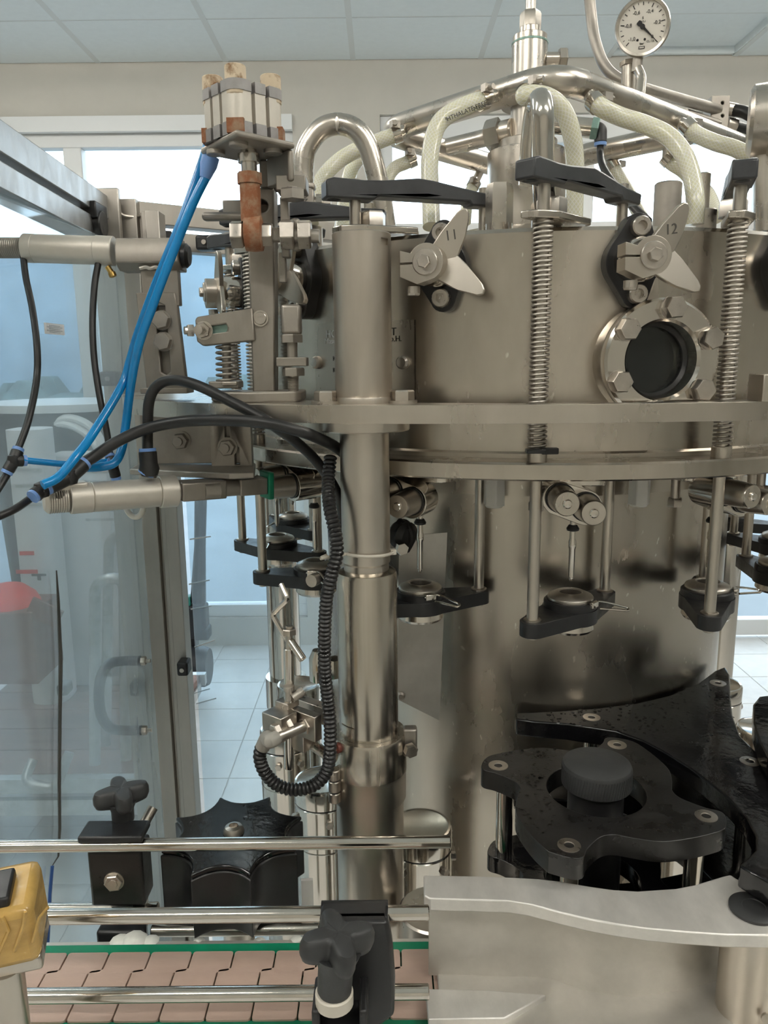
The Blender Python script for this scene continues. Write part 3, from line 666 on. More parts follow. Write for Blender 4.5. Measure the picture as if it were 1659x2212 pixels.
# ------------------------------------------------------------------ lift cylinders
def lift(label, group):
    t = thing('lift_cylinder', label, 'lift cylinder', (0, 0, 0), group); K = dict(local=True); z = .53
    MB().lathe((0, 0, z-.024), (0, 0, 1), [(.0365, 0), (.0365, .021), (.0350, .024), (.0325, .0245), (.031, .0238), (0, .0236)], 48).build('cap', 'polish', t, **K)
    MB().lathe((0, 0, z-.027), (0, 0, 1), [(.0352, 0), (.0352, .0032)], 48).build('groove_ring', 'rubber', t, **K)
    MB().lathe((0, 0, 0), (0, 0, 1), [(.0365, 0), (.0365, z-.0275), (.0355, z-.0265)], 48).lathe((0, 0, z-.085), (0, 0, 1), [(.0367, 0), (.0371, .001), (.0367, .002)], 48, cap=False).build('barrel', 'polish', t, **K)
    for a in (-100, 30, -20):
        d = Vector((math.cos(R(a)), math.sin(R(a)), 0)); MB().hexn(d*.0355+Vector((0, 0, z-.042)), d, .009, .006).build('set_screw', 'bolt', t, **K)
    return t
pl_ = lift('', 'lift cylinders around the drum')
ZL = 1.02
LL = {-4: 'lift cylinder farthest back under the zigzag rod', -3: 'lift cylinder behind the sensor bracket by the white floor', -2: 'lift cylinder under the loop of the corrugated hose', -1: 'lift cylinder right behind the column beside the starwheel', 0: 'lift cylinder under the infeed starwheel', 1: 'lift cylinder under the wet centre guide plate', 2: 'lift cylinder in the curve of the second starwheel', 3: 'lift cylinder behind the tip of the centre guide plate', 4: 'rearmost lift cylinder by the glazed door'}
for k in (-1, 0, -2, -3, -4, 1, 2, 3, 4):
    th = TH0+k*STEP; loc = ring(th, RB, ZL-.53); lbq = LL.get(k, 'lift cylinder around the black starwheel guides')
    if k == -1: pl_.location = loc; pl_.rotation_euler.z = R(th); pl_['label'] = lbq
    else: copy_tree(pl_, loc, R(th), lbq)
# ================================================================== SUPPORT PLATE AND COLUMN
ZP1, ZP0 = 1.511, 1.4945
out = spl([(-.235, 1.16, 0), (-.305, 1.13, 0), (-.338, 1.06, 0), (-.326, .98, 0), (-.272, .86, 0), (-.17, .765, 0), (-.07, .715, 0), (.03, .692, 0), (.13, .683, 0), (.25, .685, 0), (.37, .70, 0), (.5, .75, 0), (.62, .83, 0), (.70, .95, 0)], 6)
inn = [ring(t, .4325) for t in range(78, -89, -4)]
MB().prism([(p.x, p.y) for p in out]+[(p.x, p.y) for p in inn], ZP0, ZP1).build('support_plate', 'steel', bev=.001, label='curved thick steel plate carrying the actuators around the tank', cat='plate')
CX = px(785, 800, .74).x; CY = .74
def colz(y, Y=CY): return px(795, y, Y).z
def column(label, full=True):
    cx, cy = CX, CY
    t = thing('support_column', label, 'column', (cx, cy, .45), 'support columns')
    def L(nm, z0, prof_, m='steel', n=48): return MB().lathe((cx, cy, z0), (0, 0, 1), prof_, n).build(nm, m, t)
    zt = px(783, 505, CY).z
    if full:
        L('upper_sleeve', ZP1, [(.0268, 0), (.0268, .004), (.0262, .006), (.0268, .008), (.0268, zt-ZP1-.001), (.0258, zt-ZP1)], 'satin')
        zd = px(783, 937, .70).z
        L('plate_flange', zd, [(.0425, 0), (.0432, .001), (.0432, ZP0-zd)])
        for x in (706, 868):
            q = px(x, 862, .735); MB().cyl((q.x, q.y, ZP1), (q.x, q.y, ZP1+.0025), .0145, n=24).hexn((q.x, q.y, ZP1+.0025), (0, 0, 1), .0205, .0095, .5).build('base_bolt', 'bolt', t)
    else: zd = 1.50
    z1 = colz(1228); L('pipe', z1-.01, [(.0222, 0), (.0222, .016), (.0236, .018), (.0236, zd-z1+.01)])
    z2 = colz(1590); L('sleeve', z2, [(.0302, 0), (.0302, z1-z2-.006), (.0290, z1-z2-.002), (.0235, z1-z2)], 'sleeve')
    z3 = colz(1690, .71); zk = colz(1578)
    L('clamp_ring', z3, [(.0384, 0), (.0384, zk-z3-.003), (.0372, zk-z3), (.0312, zk-z3), (.0305, zk-z3-.004)], 'sleeve')
    L('inner_lip', z2-.004, [(.0335, 0), (.0335, .008), (.031, .010)], 'polish')
    z4 = colz(1782, .71); L('clamp_band', z4+.016, [(.0355, 0), (.0378, 0), (.0378, z3-z4-.02), (.0384, z3-z4-.018), (.0384, z3-z4-.016)], 'steel')
    L('lower_tube', .45, [(.0352, 0), (.0352, z3-.45)], 'steel')
    if full:
        hx = px(722, 1672, .715)
        for dz, h in ((0, .011), (-.0125, .0115), (-.025, .0105)): MB().cyl((hx.x, hx.y, hx.z+dz-h/2), (hx.x, hx.y, hx.z+dz+h/2), .0062, n=20, ch=.0008).build('hinge_knuckle', 'bolt', t)
        q = px(728, 1616, .715); d = Vector((-.8, -.6, 0)); MB().lathe(q-d*.004, d, [(.0055, 0), (.0055, .005), (.0035, .006), (.004, .010), (.0025, .012), (0, .0125)], 14).build('grease_nipple', 'redrub', t)
        q = px(886, 1600, .735); MB().box(q, (.014, .012, .03)).build('clamp_lug', 'dull', t, .002)
        q = px(885, 1618, .725); MB().hexn(q, (.3, -1, 0), .0125, .007, .2).build('clamp_bolt', 'bolt', t)
        z = colz(1548); cut(bpy.data.objects['sleeve'], MB().box((CX-.022, CY-.0225, z), (.018, .008, .0014), rz=R(-42)))
        cut(bpy.data.objects['upper_sleeve'], MB().box((CX+.0215, CY-.0165, px(843, 520, .72).z), (.010, .010, .006), rz=R(40)))
    return t
column('tall steel column with upper sleeve bolted on the plate')
rc = thing('support_column', 'plain steel column standing behind the lift cylinders by the white floor', 'column', (px(615, 1400, 1.40).x, 1.40, 0), 'support columns')
c2 = WL[rc.name]
MB().cyl((c2.x, c2.y, 0), (c2.x, c2.y, 1.34), .0302, n=40).build('sleeve', 'polish', rc); MB().cyl((c2.x, c2.y, 1.34), (c2.x, c2.y, 1.49), .0236, n=32).build('pipe', 'steel', rc)
MB().lathe((c2.x, c2.y, .9), (0, 0, 1), [(.0384, 0), (.0384, .06)], 40).build('clamp_ring', 'polish', rc)
rc = thing('support_column', 'plain steel column at the drum edge beside the glazed door', 'column', (px(1550, 1400, 1.41).x, 1.41, 0), 'support columns')
c2 = WL[rc.name]
MB().cyl((c2.x, c2.y, 0), (c2.x, c2.y, 1.34), .0302, n=40).build('sleeve', 'polish', rc); MB().cyl((c2.x, c2.y, 1.34), (c2.x, c2.y, 1.49), .0236, n=32).build('pipe', 'steel', rc)
# zip tie
zt_ = px(790, 1207, .71).z
tp = [Vector((CX+.0248*math.cos(R(a)), CY+.0248*math.sin(R(a)), zt_+.002*math.sin(R(a)))) for a in range(-20, 180, 10)]
tp = [Vector((CX+.0258*math.cos(R(a)), CY+.0258*math.sin(R(a)), zt_-.0015*math.sin(R(a+40)))) for a in range(60, -141, -10)]
tp += [Vector((px(712, 1203, .705)))+Vector((-.008, -.006, 0)), px(705, 1200, .715)]
MB().tube(spl(tp, 2), .0016, 8).box(tp[6], (.006, .006, .005), rz=.4).build('cable_tie', 'tie', label='white cable tie around the steel column and hose', cat='cable tie')
# ================================================================== ACTUATOR STAND WITH SQUARE CYLINDER
YA = .785
a = px(563, 855, YA)
ac = thing('actuator_stand', 'dull steel actuator stand with post, side arm and adjusting bolts', 'actuator stand', (a.x, YA, ZP1))
def q2(x0, y0, x1, y1, Y, d, nm, m='cast', par=None, bev=.001):      # upright block seen between two corners, with depth d
    A = px(x0, y0, Y); B = px(x1, y1, Y); par = par or ac
    return MB().box(((A.x+B.x)/2, Y+d/2, (A.z+B.z)/2), (abs(B.x-A.x), d, abs(A.z-B.z))).build(nm, m, par, bev)
A = px(535, 405, YA); B = px(594, 852, YA)
MB().add([(px(531, 405, YA).x, YA, A.z), (px(592, 405, YA).x, YA, A.z), (px(594, 852, YA).x, YA, ZP1+.009), (px(546, 852, YA).x, YA, ZP1+.009)] +
         [(px(531, 405, YA).x, YA+.028, A.z), (px(592, 405, YA).x, YA+.028, A.z), (px(594, 852, YA).x, YA+.028, ZP1+.009), (px(546, 852, YA).x, YA+.028, ZP1+.009)],
         [(0, 1, 2, 3), (7, 6, 5, 4), (0, 4, 5, 1), (1, 5, 6, 2), (2, 6, 7, 3), (3, 7, 4, 0)]).build('post', 'cast', ac, .002)
b0 = [ph(x, y, ZP1+.0105) for x, y in ((452, 840), (490, 851), (560, 856), (648, 848), (640, 842))]
bx0 = px(448, 850, .785).x; bx1 = px(652, 850, .785).x
MB().prism([(bx0, .8), (bx0+.022, .77), (bx0+.055, .763), (bx1-.004, .771), (bx1, .777), (bx1, .83), (bx0+.005, .83)], ZP1, ZP1+.0105).build('base_plate', 'cast', ac, .002)
q2(450, 824, 515, 839, .783, .03, 'spring_seat', 'dull'); q2(478, 824, 512, 833, .779, .02, 'seat_nut', 'bolt')
q = px(563, 688, YA); MB().cyl(q+Vector((0, .002, 0)), q+Vector((0, -.004, 0)), .0062, n=20, ch=.0006).cyl(q, q+Vector((0, -.0022, 0)), .0078, n=20).build('pivot_pin', 'bolt', ac)
q = px(565, 444, YA); cut(bpy.data.objects['post.001'], MB().cyl(q+Vector((0, .022, 0)), q+Vector((0, -.02, 0)), .0062, n=24))
# slotted side arm
f = frame(px(487, 705, YA-.004), (1, 0, 0), y=(0, 0, 1)); s_ = .785/FPX*1.0
def q3(lst, x0, y0): return [((x-x0)*s_, (y0-y)*s_) for x, y in lst]
MB(f).prism(q3([(424, 692), (428, 685), (545, 668), (548, 735), (438, 745), (425, 735)], 487, 705), -.012, .0, [q3([(455, 704), (488, 700), (491, 706), (489, 716), (455, 720)], 487, 705)]).build('slotted_arm', 'cast', ac, .0015)
q = px(474, 711, YA+.004); MB().box(q, (.018, .004, .009)).build('slot_insert', 'greenfit', ac)
q = px(440, 714, YA-.004); MB().hexn(q, (0, -1, 0), .0135, .007, .3).cyl(q, q+Vector((-.002, -.016, 0)), .0045, n=12).lathe(q, (0, -1, 0), [(.009, -.001), (.009, .001)], 20).build('arm_bolt', 'bolt', ac)
q = px(418, 714, YA-.002); MB().hexn(q, (-1, -.4, 0), .011, .006).cyl(q, q+Vector((-.008, -.004, 0)), .004, n=10).build('arm_bolt', 'bolt', ac)
q0 = px(490, 832, YA+.010); q1 = px(489, 742, YA+.010); MB().helix(q0, q1-q0, .0098, .0013, 7.5, (q1-q0).length, 8, 18).build('compression_spring', 'dull', ac)
MB().cyl(q0, q1, .0045, n=12).build('spring_guide', 'dull', ac)
# right hand adjusters
q2(606, 657, 650, 722, .777, .018, 'stop_block', 'dull', bev=.003); q2(596, 772, 663, 791, .773, .02, 'adjuster_bracket', 'cast')
q = px(631, 745, .78); MB().hexn(px(631, 740, .78), (0, 0, 1), .0195, .008, .2).cyl(px(632, 790, .78), px(631, 735, .78), .0052, n=14).build('adjuster_bolt', 'cast', ac)
MB().hexn(px(634, 812, .78), (0, 0, 1), .0195, .008, .4).cyl(px(634, 846, .78), px(634, 805, .78), .0050, n=14).build('adjuster_bolt', 'cast', ac)
for i in range(9): MB().lathe(px(633, 818+i*3, .78), (0, 0, 1), [(.0048, 0), (.0056, .0006), (.0048, .0012)], 14, cap=False).build('thread', 'dull', ac)
q2(595, 378, 661, 410, .755, .03, 'cross_block', 'cast'); MB().hexn(px(632, 432, .76), (0, 0, 1), .021, .0095, .1).cyl(px(632, 432, .76), px(632, 405, .76), .007, n=14).build('lock_bolt', 'dull', ac)
q2(604, 425, 626, 555, .77, .014, 'side_plate', 'cast'); q2(626, 470, 650, 540, .755, .012, 'lug', 'cast', bev=.003); q2(600, 545, 618, 610, .775, .01, 'side_plate', 'cast')
# cross bolt carrying the rod end
YB = .753
bc = px(540, 507, YB)
def xb(x, af, h, nm='cross_nut', m='bolt'): q = px(x, 507, YB); MB().hexn(q, (1, 0, .0), af, h, .3).build(nm, m, ac, .0006)
xb(500, .022, .012, 'cross_bolt_head'); xb(564, .019, .011); xb(607, .0245, .013); xb(645, .0235, .012)
MB().cyl(px(500, 507, YB), px(690, 510, YB), .0062, n=16).build('cross_bolt', 'dull', ac)
for i in range(10): MB().lathe(px(582+i*2.6, 507, YB), (1, 0, 0), [(.0060, 0), (.0068, .0006), (.0060, .0012)], 14, cap=False).build('thread', 'dull', ac)
q2(660, 503, 680, 520, .755, .016, 'end_plate', 'dull')
A = px(436, 460, .805); q2(434, 457, 530, 474, .795, .012, 'trip_plate', 'cast', bev=.003); q2(480, 432, 530, 470, .811, .02, 'trip_block', 'dull')
# tab under the top plate
zq = px(511, 294, .71).z
T4 = [ph(433, 333, zq), ph(511, 293, zq), ph(638, 321, zq)]; T4.append(T4[0]+T4[2]-T4[1])
tpz = .0055
MB().prism([(p.x, p.y) for p in T4], zq, zq+tpz).build('top_plate', 'cast', ac, .002)
e1 = (T4[0]-T4[1]).normalized(); e2 = (T4[2]-T4[1]).normalized()
c = (T4[1]+T4[2])/2*.25+(T4[3]+T4[2])/2*.75
MB().bar(T4[2]+e1*.004-e2*.002+Vector((0, 0, -.0135)), T4[2]+e1*.046-e2*.002+Vector((0, 0, -.0135)), .006, .027).build('plate_tab', 'cast', ac, .002)
q = (px(585, 405, YA)); MB().box((q.x, YA+.014, (q.z+zq)/2), (.022, .02, zq-q.z)).build('neck', 'cast', ac, .002)
# square cylinder on the top plate
cc = T4[1]+e1*.036+e2*.0275; LB = .0285
sq = thing('compact_cylinder', 'square aluminium pneumatic cylinder with rusty bolts on the actuator stand', 'pneumatic cylinder', (cc.x, cc.y, zq+tpz))
fz = frame((cc.x, cc.y, zq+tpz), e2, z=(0, 0, 1))
def outl(h, g):
    o = []; r = .011
    for k in range(4):
        rot = Matrix.Rotation(R(90*k), 3, 'Z')
        L_ = [(h, -h+r), (h, -.0095), (h-g, -.0095), (h-g, -.0055), (h, -.0055), (h, .0055), (h-g, .0055), (h-g, .0095), (h, .0095), (h, h-r)]
        L_ += [(h-r+r*math.cos(R(a)), h-r+r*math.sin(R(a))) for a in (20, 45, 70)]
        o += [tuple((rot @ Vector((x, y, 0)))[:2]) for x, y in L_]
    return o
hh = px(512, 166, .72).z-(zq+tpz)
MB(fz).prism(outl(LB, .005), 0, hh*.24).build('end_cap', 'cylcap', sq, .0006); MB(fz).prism(outl(LB-.0008, .005), hh*.24, hh*.80).build('barrel', 'cylalu', sq, .0006); MB(fz).prism(outl(LB, .005), hh*.80, hh).build('end_cap', 'cylcap', sq, .0006)
for sx, sy in ((1, 1), (1, -1), (-1, 1), (-1, -1)):
    p = Vector((sx*(LB-.010), sy*(LB-.010), 0)); MB(fz).cyl(p+Vector((0, 0, hh-.012)), p+Vector((0, 0, hh+.012)), .0092, n=20, ch=.0008).build('cap_bolt', 'rustb', sq)
    p = Vector((sx*(LB-.0079), sy*(LB-.0079), .0062)); MB(fz).box(p, (.0150, .0150, .0120), rz=R(45)).build('rust_pocket', 'rust', sq)
    p = Vector((sx*(LB-.010), sy*(LB-.010), 0)); MB(fz).cyl(p+Vector((0, 0, -tpz-.0035)), p+Vector((0, 0, -tpz+.001)), .0085, n=22, ch=.0006).cyl(p+Vector((0, 0, -tpz-.0037)), p+Vector((0, 0, -tpz-.003)), .003, n=6).build('screw_head', 'dull', sq)
q = px(446, 236, cc.y); MB().lathe(q+Vector((.006, 0, 0)), (-1, -.2, 0), [(.006, 0), (.006, .004), (.003, .006), (0, .0062)], 14).build('air_port', 'greenfit', sq)
rx, ry = px(541, 430, .753).x, .753
MB().cyl((rx, ry, zq-.004), (rx, ry, px(540, 352, ry).z), .0098, n=24).cyl((rx, ry, zq), (rx, ry, px(540, 380, ry).z), .0072, n=20).build('piston_rod', 'polish', sq)
re = thing('rod_end', 'heavily rusted rod end hanging under the square cylinder', 'rod end', (rx, ry, px(540, 535, ry).z))
zt1 = px(540, 374, ry).z; zt2 = px(540, 398, ry).z; zt3 = px(540, 480, ry).z
MB().cyl((rx, ry, zt2), (rx, ry, zt1), .0112, n=8).cyl((rx, ry, zt3), (rx, ry, zt2), .0094, n=24).build('shank', 'rust', re)
q = Vector((rx+.002, ry, px(540, 505, ry).z)); MB().lathe(q+Vector((-.0085, 0, 0)), (1, 0, 0), [(.0105, 0), (.0155, .001), (.0160, .0085), (.0155, .016), (.0105, .017)], 32).build('eye', 'rust', re)
# ================================================================== LEFT HAND PNEUMATIC CYLINDERS
YC = .85
q = px(345, 845, YC)
uc = thing('upper_cylinder', 'horizontal air cylinder on a slotted bracket above the plate end', 'pneumatic cylinder', (q.x, YC, ZP1))
def xl(x, y): return px(x, y, YC)
def hz(nm, x0, x1, y0, y1, r, m='dull', n=32, ch=.0008): MB().cyl(xl(x0, y0), xl(x1, y1), r, n=n, ch=ch).build(nm, m, uc)
hz('threaded_stub', -30, 60, 535, 537, .0098); hz('collar', 55, 66, 536, 536, .0125)
for i in range(14): MB().lathe(xl(-4+i*4.2, 535.5), (1, 0, -.01), [(.0096, 0), (.0106, .0009), (.0096, .0018)], 20, cap=False).build('thread', 'dull', uc)
hz('front_cap', 53, 76, 536, 537, .0146, 'cylalu'); hz('barrel', 74, 210, 537, 541, .0144, 'cylalu'); hz('rear_cap', 208, 247, 541, 543, .0152, 'cylalu')
A = px(247, 513, YC-.014); B = px(388, 582, YC-.014); zc_ = (A.z+B.z)/2; hz_ = (A.z-B.z)/2
f = frame((0, 0, zc_), (0, 1, 0), y=(0, 0, 1))
MB(f).prism([(YC-.010, hz_), (YC+.016, hz_), (YC+.018, -hz_), (YC-.006, -hz_), (YC-.017, -hz_*.55), (YC-.017, hz_*.3)], A.x, B.x).build('rod_block', 'cast', uc, .0012)
hz('rubber_tip', 388, 410, 552, 553, .0125, 'black', ch=.003); hz('tip_stem', 380, 390, 552, 552, .008, 'bolt')
q2(302, 576, 388, 660, YC-.006, .012, 'bracket_top', 'cast', uc); 
f = frame(px(345, 760, YC-.008), (1, 0, 0), y=(0, 0, 1)); s_ = YC/FPX
MB(f).prism(q3([(303, 640), (384, 640), (386, 655), (398, 840), (312, 842)], 345, 760), -.010, 0, [q3([(341, 668), (350, 660), (362, 666), (366, 800), (357, 808), (345, 802)], 345, 760)]).build('slotted_plate', 'cast', uc, .0012)
q2(302, 838, 405, 850, YC-.012, .03, 'foot', 'cast', uc)
MB(f).prism(q3([(338, 664), (366, 664), (368, 806), (341, 806)], 345, 760), -.016, -.0105).build('backing_bar', 'cast', uc)
for x, y in ((350, 692), (354, 738)):
    q = px(x, y, YC-.008); MB().lathe(q, (0, -1, 0), [(.0102, 0), (.0102, .0016)], 24).hexn(q+Vector((0, -.0015, 0)), (0, -1, 0), .0165, .007, .2).build('bracket_bolt', 'dull', uc)
MB().tube(spl([px(x, y, YC-.014) for x, y in ((302, 580), (315, 577), (325, 580), (335, 577), (345, 579))], 3), .002, 6).build('weld_bead', 'bolt', uc)
q = px(232, 576, YC-.005); MB().cyl(q, q+Vector((.004, 0, -.006)), .003, n=10).lathe(q+Vector((.004, 0, -.006)), (.3, 0, -1), [(.004, 0), (.004, .004), (.002, .005)], 12).build('bleed_nipple', 'brass', uc)
# lower cylinder, pointing at the viewer's left
def lp(x, y):
    t = (x-100)/480.; return px(x, y, .72+.12*t)
q = lp(330, 1045)
lc = thing('lower_cylinder', 'air cylinder with threaded clevis end under the plate bracket', 'pneumatic cylinder', tuple(q))
ax0, ax1 = lp(122, 1079), lp(560, 1048); ad = (ax1-ax0).normalized()
def on(x):
    return ax0+(ax1-ax0)*((x-122)/(560-122.))
def lcy(nm, x0, x1, r, m='cylalu', n=36, ch=.0008): MB().cyl(on(x0), on(x1), r, n=n, ch=ch).build(nm, m, lc)
lcy('threaded_end', 98, 148, .0128, 'cylalu', ch=.003)
for i in range(9): MB().lathe(on(106+i*4.4), ad, [(.0124, 0), (.0134, .0008), (.0124, .0016)], 28, cap=False).build('thread', 'dull', lc)
lcy('end_cap', 146, 190, .0150); MB().box(on(150)+Vector((0, 0, .006)), (.03, .020, .018), m=frame((0, 0, 0), ad, y=(0, 0, 1))).build('clevis_flat', 'cylalu', lc, .002)
q = on(140)+Vector((0, -.0105, .006)); tl = MB().cyl(q+Vector((0, -.014, 0)), q+Vector((0, .010, 0)), .0035, n=18); [cut(o, tl) for o in lc.children if o.name.split('.')[0] in ('clevis_flat', 'threaded_end')]
lcy('barrel', 190, 328, .0146); lcy('head', 328, 366, .0162); lcy('nose', 366, 372, .012, 'dull')
MB().bar(on(370), on(470), .030, .019).build('mount_block', 'cast', lc, .0015)
lcy('pin_boss', 462, 512, .0096, 'cast'); MB().cyl(on(440)+Vector((-.002, -.014, 0)), on(470)+Vector((0, -.014, 0)), .0085, n=20).build('guide_pin', 'dull', lc)
MB().bar(on(505), on(572), .022, .018).build('slide_block', 'cast', lc, .0015); MB().bar(on(572), on(586), .026, .030).build('contact_pad', 'green', lc, .0015)
# bracket under the plate
YD = .868
br = thing('plate_bracket', 'welded steel bracket bolted under the plate end', 'bracket', tuple(px(420, 985, YD)))
q2(300, 886, 545, 1000, YD, .010, 'web', 'dull', br); q2(452, 905, 545, 1015, YD-.012, .012, 'slide_plate', 'dull', br)
zs = px(420, 1004, YD).z
sh = [px(287, 982, YD-.01), px(545, 1000, YD+.0)]
MB().prism([(px(287, 985, YD).x, YD+.012), (px(287, 985, YD).x+.004, YD-.028), (px(495, 1030, .80).x, .800), (px(548, 1030, .80).x, .806), (px(548, 1000, YD).x, YD+.012)], zs-.007, zs).build('shelf', 'dull', br, .0015)
for x, y, Y in ((392, 952, YD), (492, 966, YD-.012)):
    q = px(x, y, Y); MB().lathe(q, (0, -1, 0), [(.011, 0), (.011, .002)], 22).hexn(q+Vector((0, -.002, 0)), (0, -1, 0), .016, .008, .1).cyl(q, q+Vector((-.001, -.014, 0)), .005, n=12).build('bracket_bolt', 'dull', br)
for x, y in ((490, 925), (512, 985)): q = px(x, y, YD-.0122); cut(bpy.data.objects['slide_plate'], MB().box(q, (.006, .04, .02)))
# ================================================================== AIR TUBES AND FITTINGS
def hosepx(name, pts, r, m, label, cat, n=12, group=None, seg=6):
    return MB().tube(spl([px(*p) for p in pts], seg), r, n).build(name, m, label=label, cat=cat, group=group)
hosepx('blue_air_tube', [(456, 285, .80), (443, 330, .80), (425, 385, .790), (392, 478, .784), (345, 592, .783), (300, 715, .788), (282, 775, .789), (262, 835, .782), (200, 938, .738), (165, 985, .711), (127, 1030, .692), (92, 1048, .681)], .0043, 'blue', 'blue air tube running down to the lowest black tee', 'tube', 14)
hosepx('blue_air_tube', [(459, 357, .772), (443, 386, .772), (412, 450, .770), (362, 575, .770), (330, 660, .771), (300, 745, .774), (283, 830, .782), (272, 915, .785), (263, 970, .776), (247, 1000, .766), (215, 1009, .757), (182, 1010, .741)], .0043, 'blue', 'blue air tube curving back to the short cross tube', 'tube', 14)
hosepx('blue_air_tube', [(50, 994, .74), (90, 998, .75), (150, 1003, .765), (205, 1000, .775), (236, 996, .785)], .0032, 'blue', 'short thin blue air tube between two black tees', 'tube', 12)
hosepx('black_air_tube', [(168, 1008, .725), (205, 985, .735), (255, 953, .745), (320, 925, .755), (400, 910, .742), (480, 908, .718), (570, 913, .704), (650, 932, .706), (695, 950, .728), (726, 966, .757), (748, 985, .768), (765, 1012, .7695), (768, 1080, .7695), (770, 1190, .7695)], .0055, 'rubber', 'thick black air tube sweeping right from the lowest tee', 'tube', 14)
hosepx('black_air_tube', [(319, 985, .765), (319, 925, .77), (322, 868, .77), (338, 835, .77), (372, 821, .765), (425, 832, .75), (500, 868, .732), (570, 905, .7195), (605, 929, .7205), (640, 955, .740), (680, 992, .758), (718, 1045, .769), (738, 1095, .773), (742, 1150, .773), (744, 1200, .773)], .0052, 'rubber', 'thick black air tube arching over the plate end', 'tube', 14)
hosepx('black_air_tube', [(50, 550, .845), (56, 600, .835), (70, 668, .82), (80, 750, .80), (79, 820, .79), (62, 905, .76), (42, 962, .745), (36, 975, .74)], .0034, 'rubber', 'thin black tube from the front of the upper cylinder', 'tube', 12)
hosepx('black_air_tube', [(212, 570, .845), (204, 620, .835), (200, 700, .82), (204, 780, .81), (216, 860, .80), (230, 930, .795), (238, 985, .79)], .0034, 'rubber', 'thin black tube from the rear of the upper cylinder', 'tube', 12)
hosepx('black_air_tube', [(72, 1072, .70), (40, 1095, .68), (10, 1110, .665), (-40, 1130, .65)], .0036, 'rubber', 'thin black tube leaving the lowest tee with tape scrap', 'tube', 12)
hosepx('black_air_tube', [(18, 1020, .735), (6, 1040, .725), (-10, 1065, .715)], .0036, 'rubber', 'thin black tube leaving the upper left tee', 'tube', 12)
hosepx('clear_air_tube', [(268, 1085, .79), (278, 1108, .785), (293, 1117, .785), (306, 1108, .785), (312, 1085, .79)], .0030, 'pvc', 'clear tube loop under the lower cylinder', 'tube', 12)
def fit(label, ends, r, ringm=True):
    o = thing('push_fitting', label, 'fitting', tuple(px(*ends[0])), 'black push-in fittings')
    c = px(*ends[0]); b = MB()
    for e in ends[1:]: b.cyl(c, px(*e), r, n=16, ch=.0006)
    b.lathe(c-Vector((0, 0, r*1.15)), (0, 0, 1), [(.001, 0), (r*.9, r*.25), (r*1.15, r), (r*.9, r*2), (.001, r*2.3)], 14)
    b.build('body', 'rubber', o)
    for e in ends[1:]:
        q = px(*e); d = (q-c).normalized(); MB().cyl(q, q+d*.003, r*.93, n=16).build('release_ring', 'bluering', o)
    return o
fit('black tee fitting on the threaded end of the lower cylinder', [(150, 1030, .715), (180, 1003, .728), (106, 1052, .70)], .0072)
fit('black straight fitting below the blue tube end', [(90, 1058, .697), (75, 1070, .69), (104, 1048, .70)], .0068)
fit('black Y fitting at the short blue tube left end', [(30, 995, .737), (38, 974, .742), (50, 995, .742), (17, 1017, .733)], .0058)
fit('black tee fitting at the short blue tube right end', [(243, 1005, .785), (238, 988, .788), (234, 1000, .783), (250, 1030, .787)], .0054)
fit('black elbow fitting standing on the lower cylinder', [(322, 1010, .765), (319, 975, .766), (318, 1018, .765)], .0088)
q = px(456, 342, .772); MB().lathe(Vector((q.x, q.y, zq-.0008)), (-.35, 0, -1), [(.008, 0), (.008, .008), (.006, .016), (.005, .020)], 16).build('elbow_fitting', 'bluering', label='blue fitting under the square cylinder plate', cat='fitting')
# ================================================================== CORRUGATED HOSE AND SENSOR BRACKET
cp = spl([px(*p) for p in [(714, 985, .745), (709, 1040, .735), (712, 1095, .715), (724, 1150, .705), (728, 1195, .700), (718, 1235, .698), (706, 1290, .700), (701, 1370, .700), (702, 1450, .700), (708, 1510, .700), (713, 1560, .695), (713, 1620, .69), (706, 1665, .69), (680, 1695, .69), (640, 1706, .69), (600, 1696, .69), (572, 1668, .69), (561, 1635, .69), (566, 1608, .69)]], 14)
L_ = [0.]
for i in range(1, len(cp)): L_.append(L_[-1]+(cp[i]-cp[i-1]).length)
res = []; j = 0; n_ = int(L_[-1]/.00105)
for i in range(n_+1):
    s = L_[-1]*i/n_
    while j < len(L_)-2 and L_[j+1] < s: j += 1
    t = (s-L_[j])/max(1e-9, L_[j+1]-L_[j]); res.append(cp[j].lerp(cp[j+1], t))
MB().tube(res, [.0050, .0062, .0066, .0062]*(n_//4)+[.005]*(n_+1-4*(n_//4)), 16).build('corrugated_hose', 'convo', label='black corrugated cable hose hanging beside the steel column', cat='hose')
YS = .705
sb = thing('sensor_bracket', 'small steel sensor bracket with barrel sensor and grey boot', 'sensor', tuple(px(640, 1600, YS)))
def rbx(nm, x, y, Y, sx, sy, sz, rz, m='bolt'): return MB().box(px(x, y, Y), (sx, sy, sz), rz=R(rz)).build(nm, m, sb, .0008)
rbx('left_block', 604, 1556, .70, .026, .022, .018, -38); rbx('main_plate', 652, 1560, .708, .044, .010, .026, -38); rbx('back_plate', 668, 1530, .735, .052, .012, .018, -38)
rbx('lower_block', 650, 1592, .715, .022, .016, .022, -38); rbx('upper_plate', 620, 1518, .715, .018, .016, .006, -38)
dS = Vector((-.75, -.66, -.05)); q = px(661, 1566, .702)
MB().hexn(q, dS, .015, .004, .2).cyl(q, q+dS*.030, .0056, n=20, ch=.0006).build('sensor_barrel', 'bolt', sb); MB().cyl(q+dS*.028, q+dS*.036, .0064, n=20).build('sensor_nut', 'bolt', sb)
bt = [q+dS*.035, px(588, 1592, .688), px(572, 1600, .688), px(566, 1612, .69)]
MB().tube(spl([q+dS*.034, q+dS*.042, px(577, 1594, .686), px(567, 1614, .69)], 5), .0072, 14).build('boot', 'greyboot', sb)
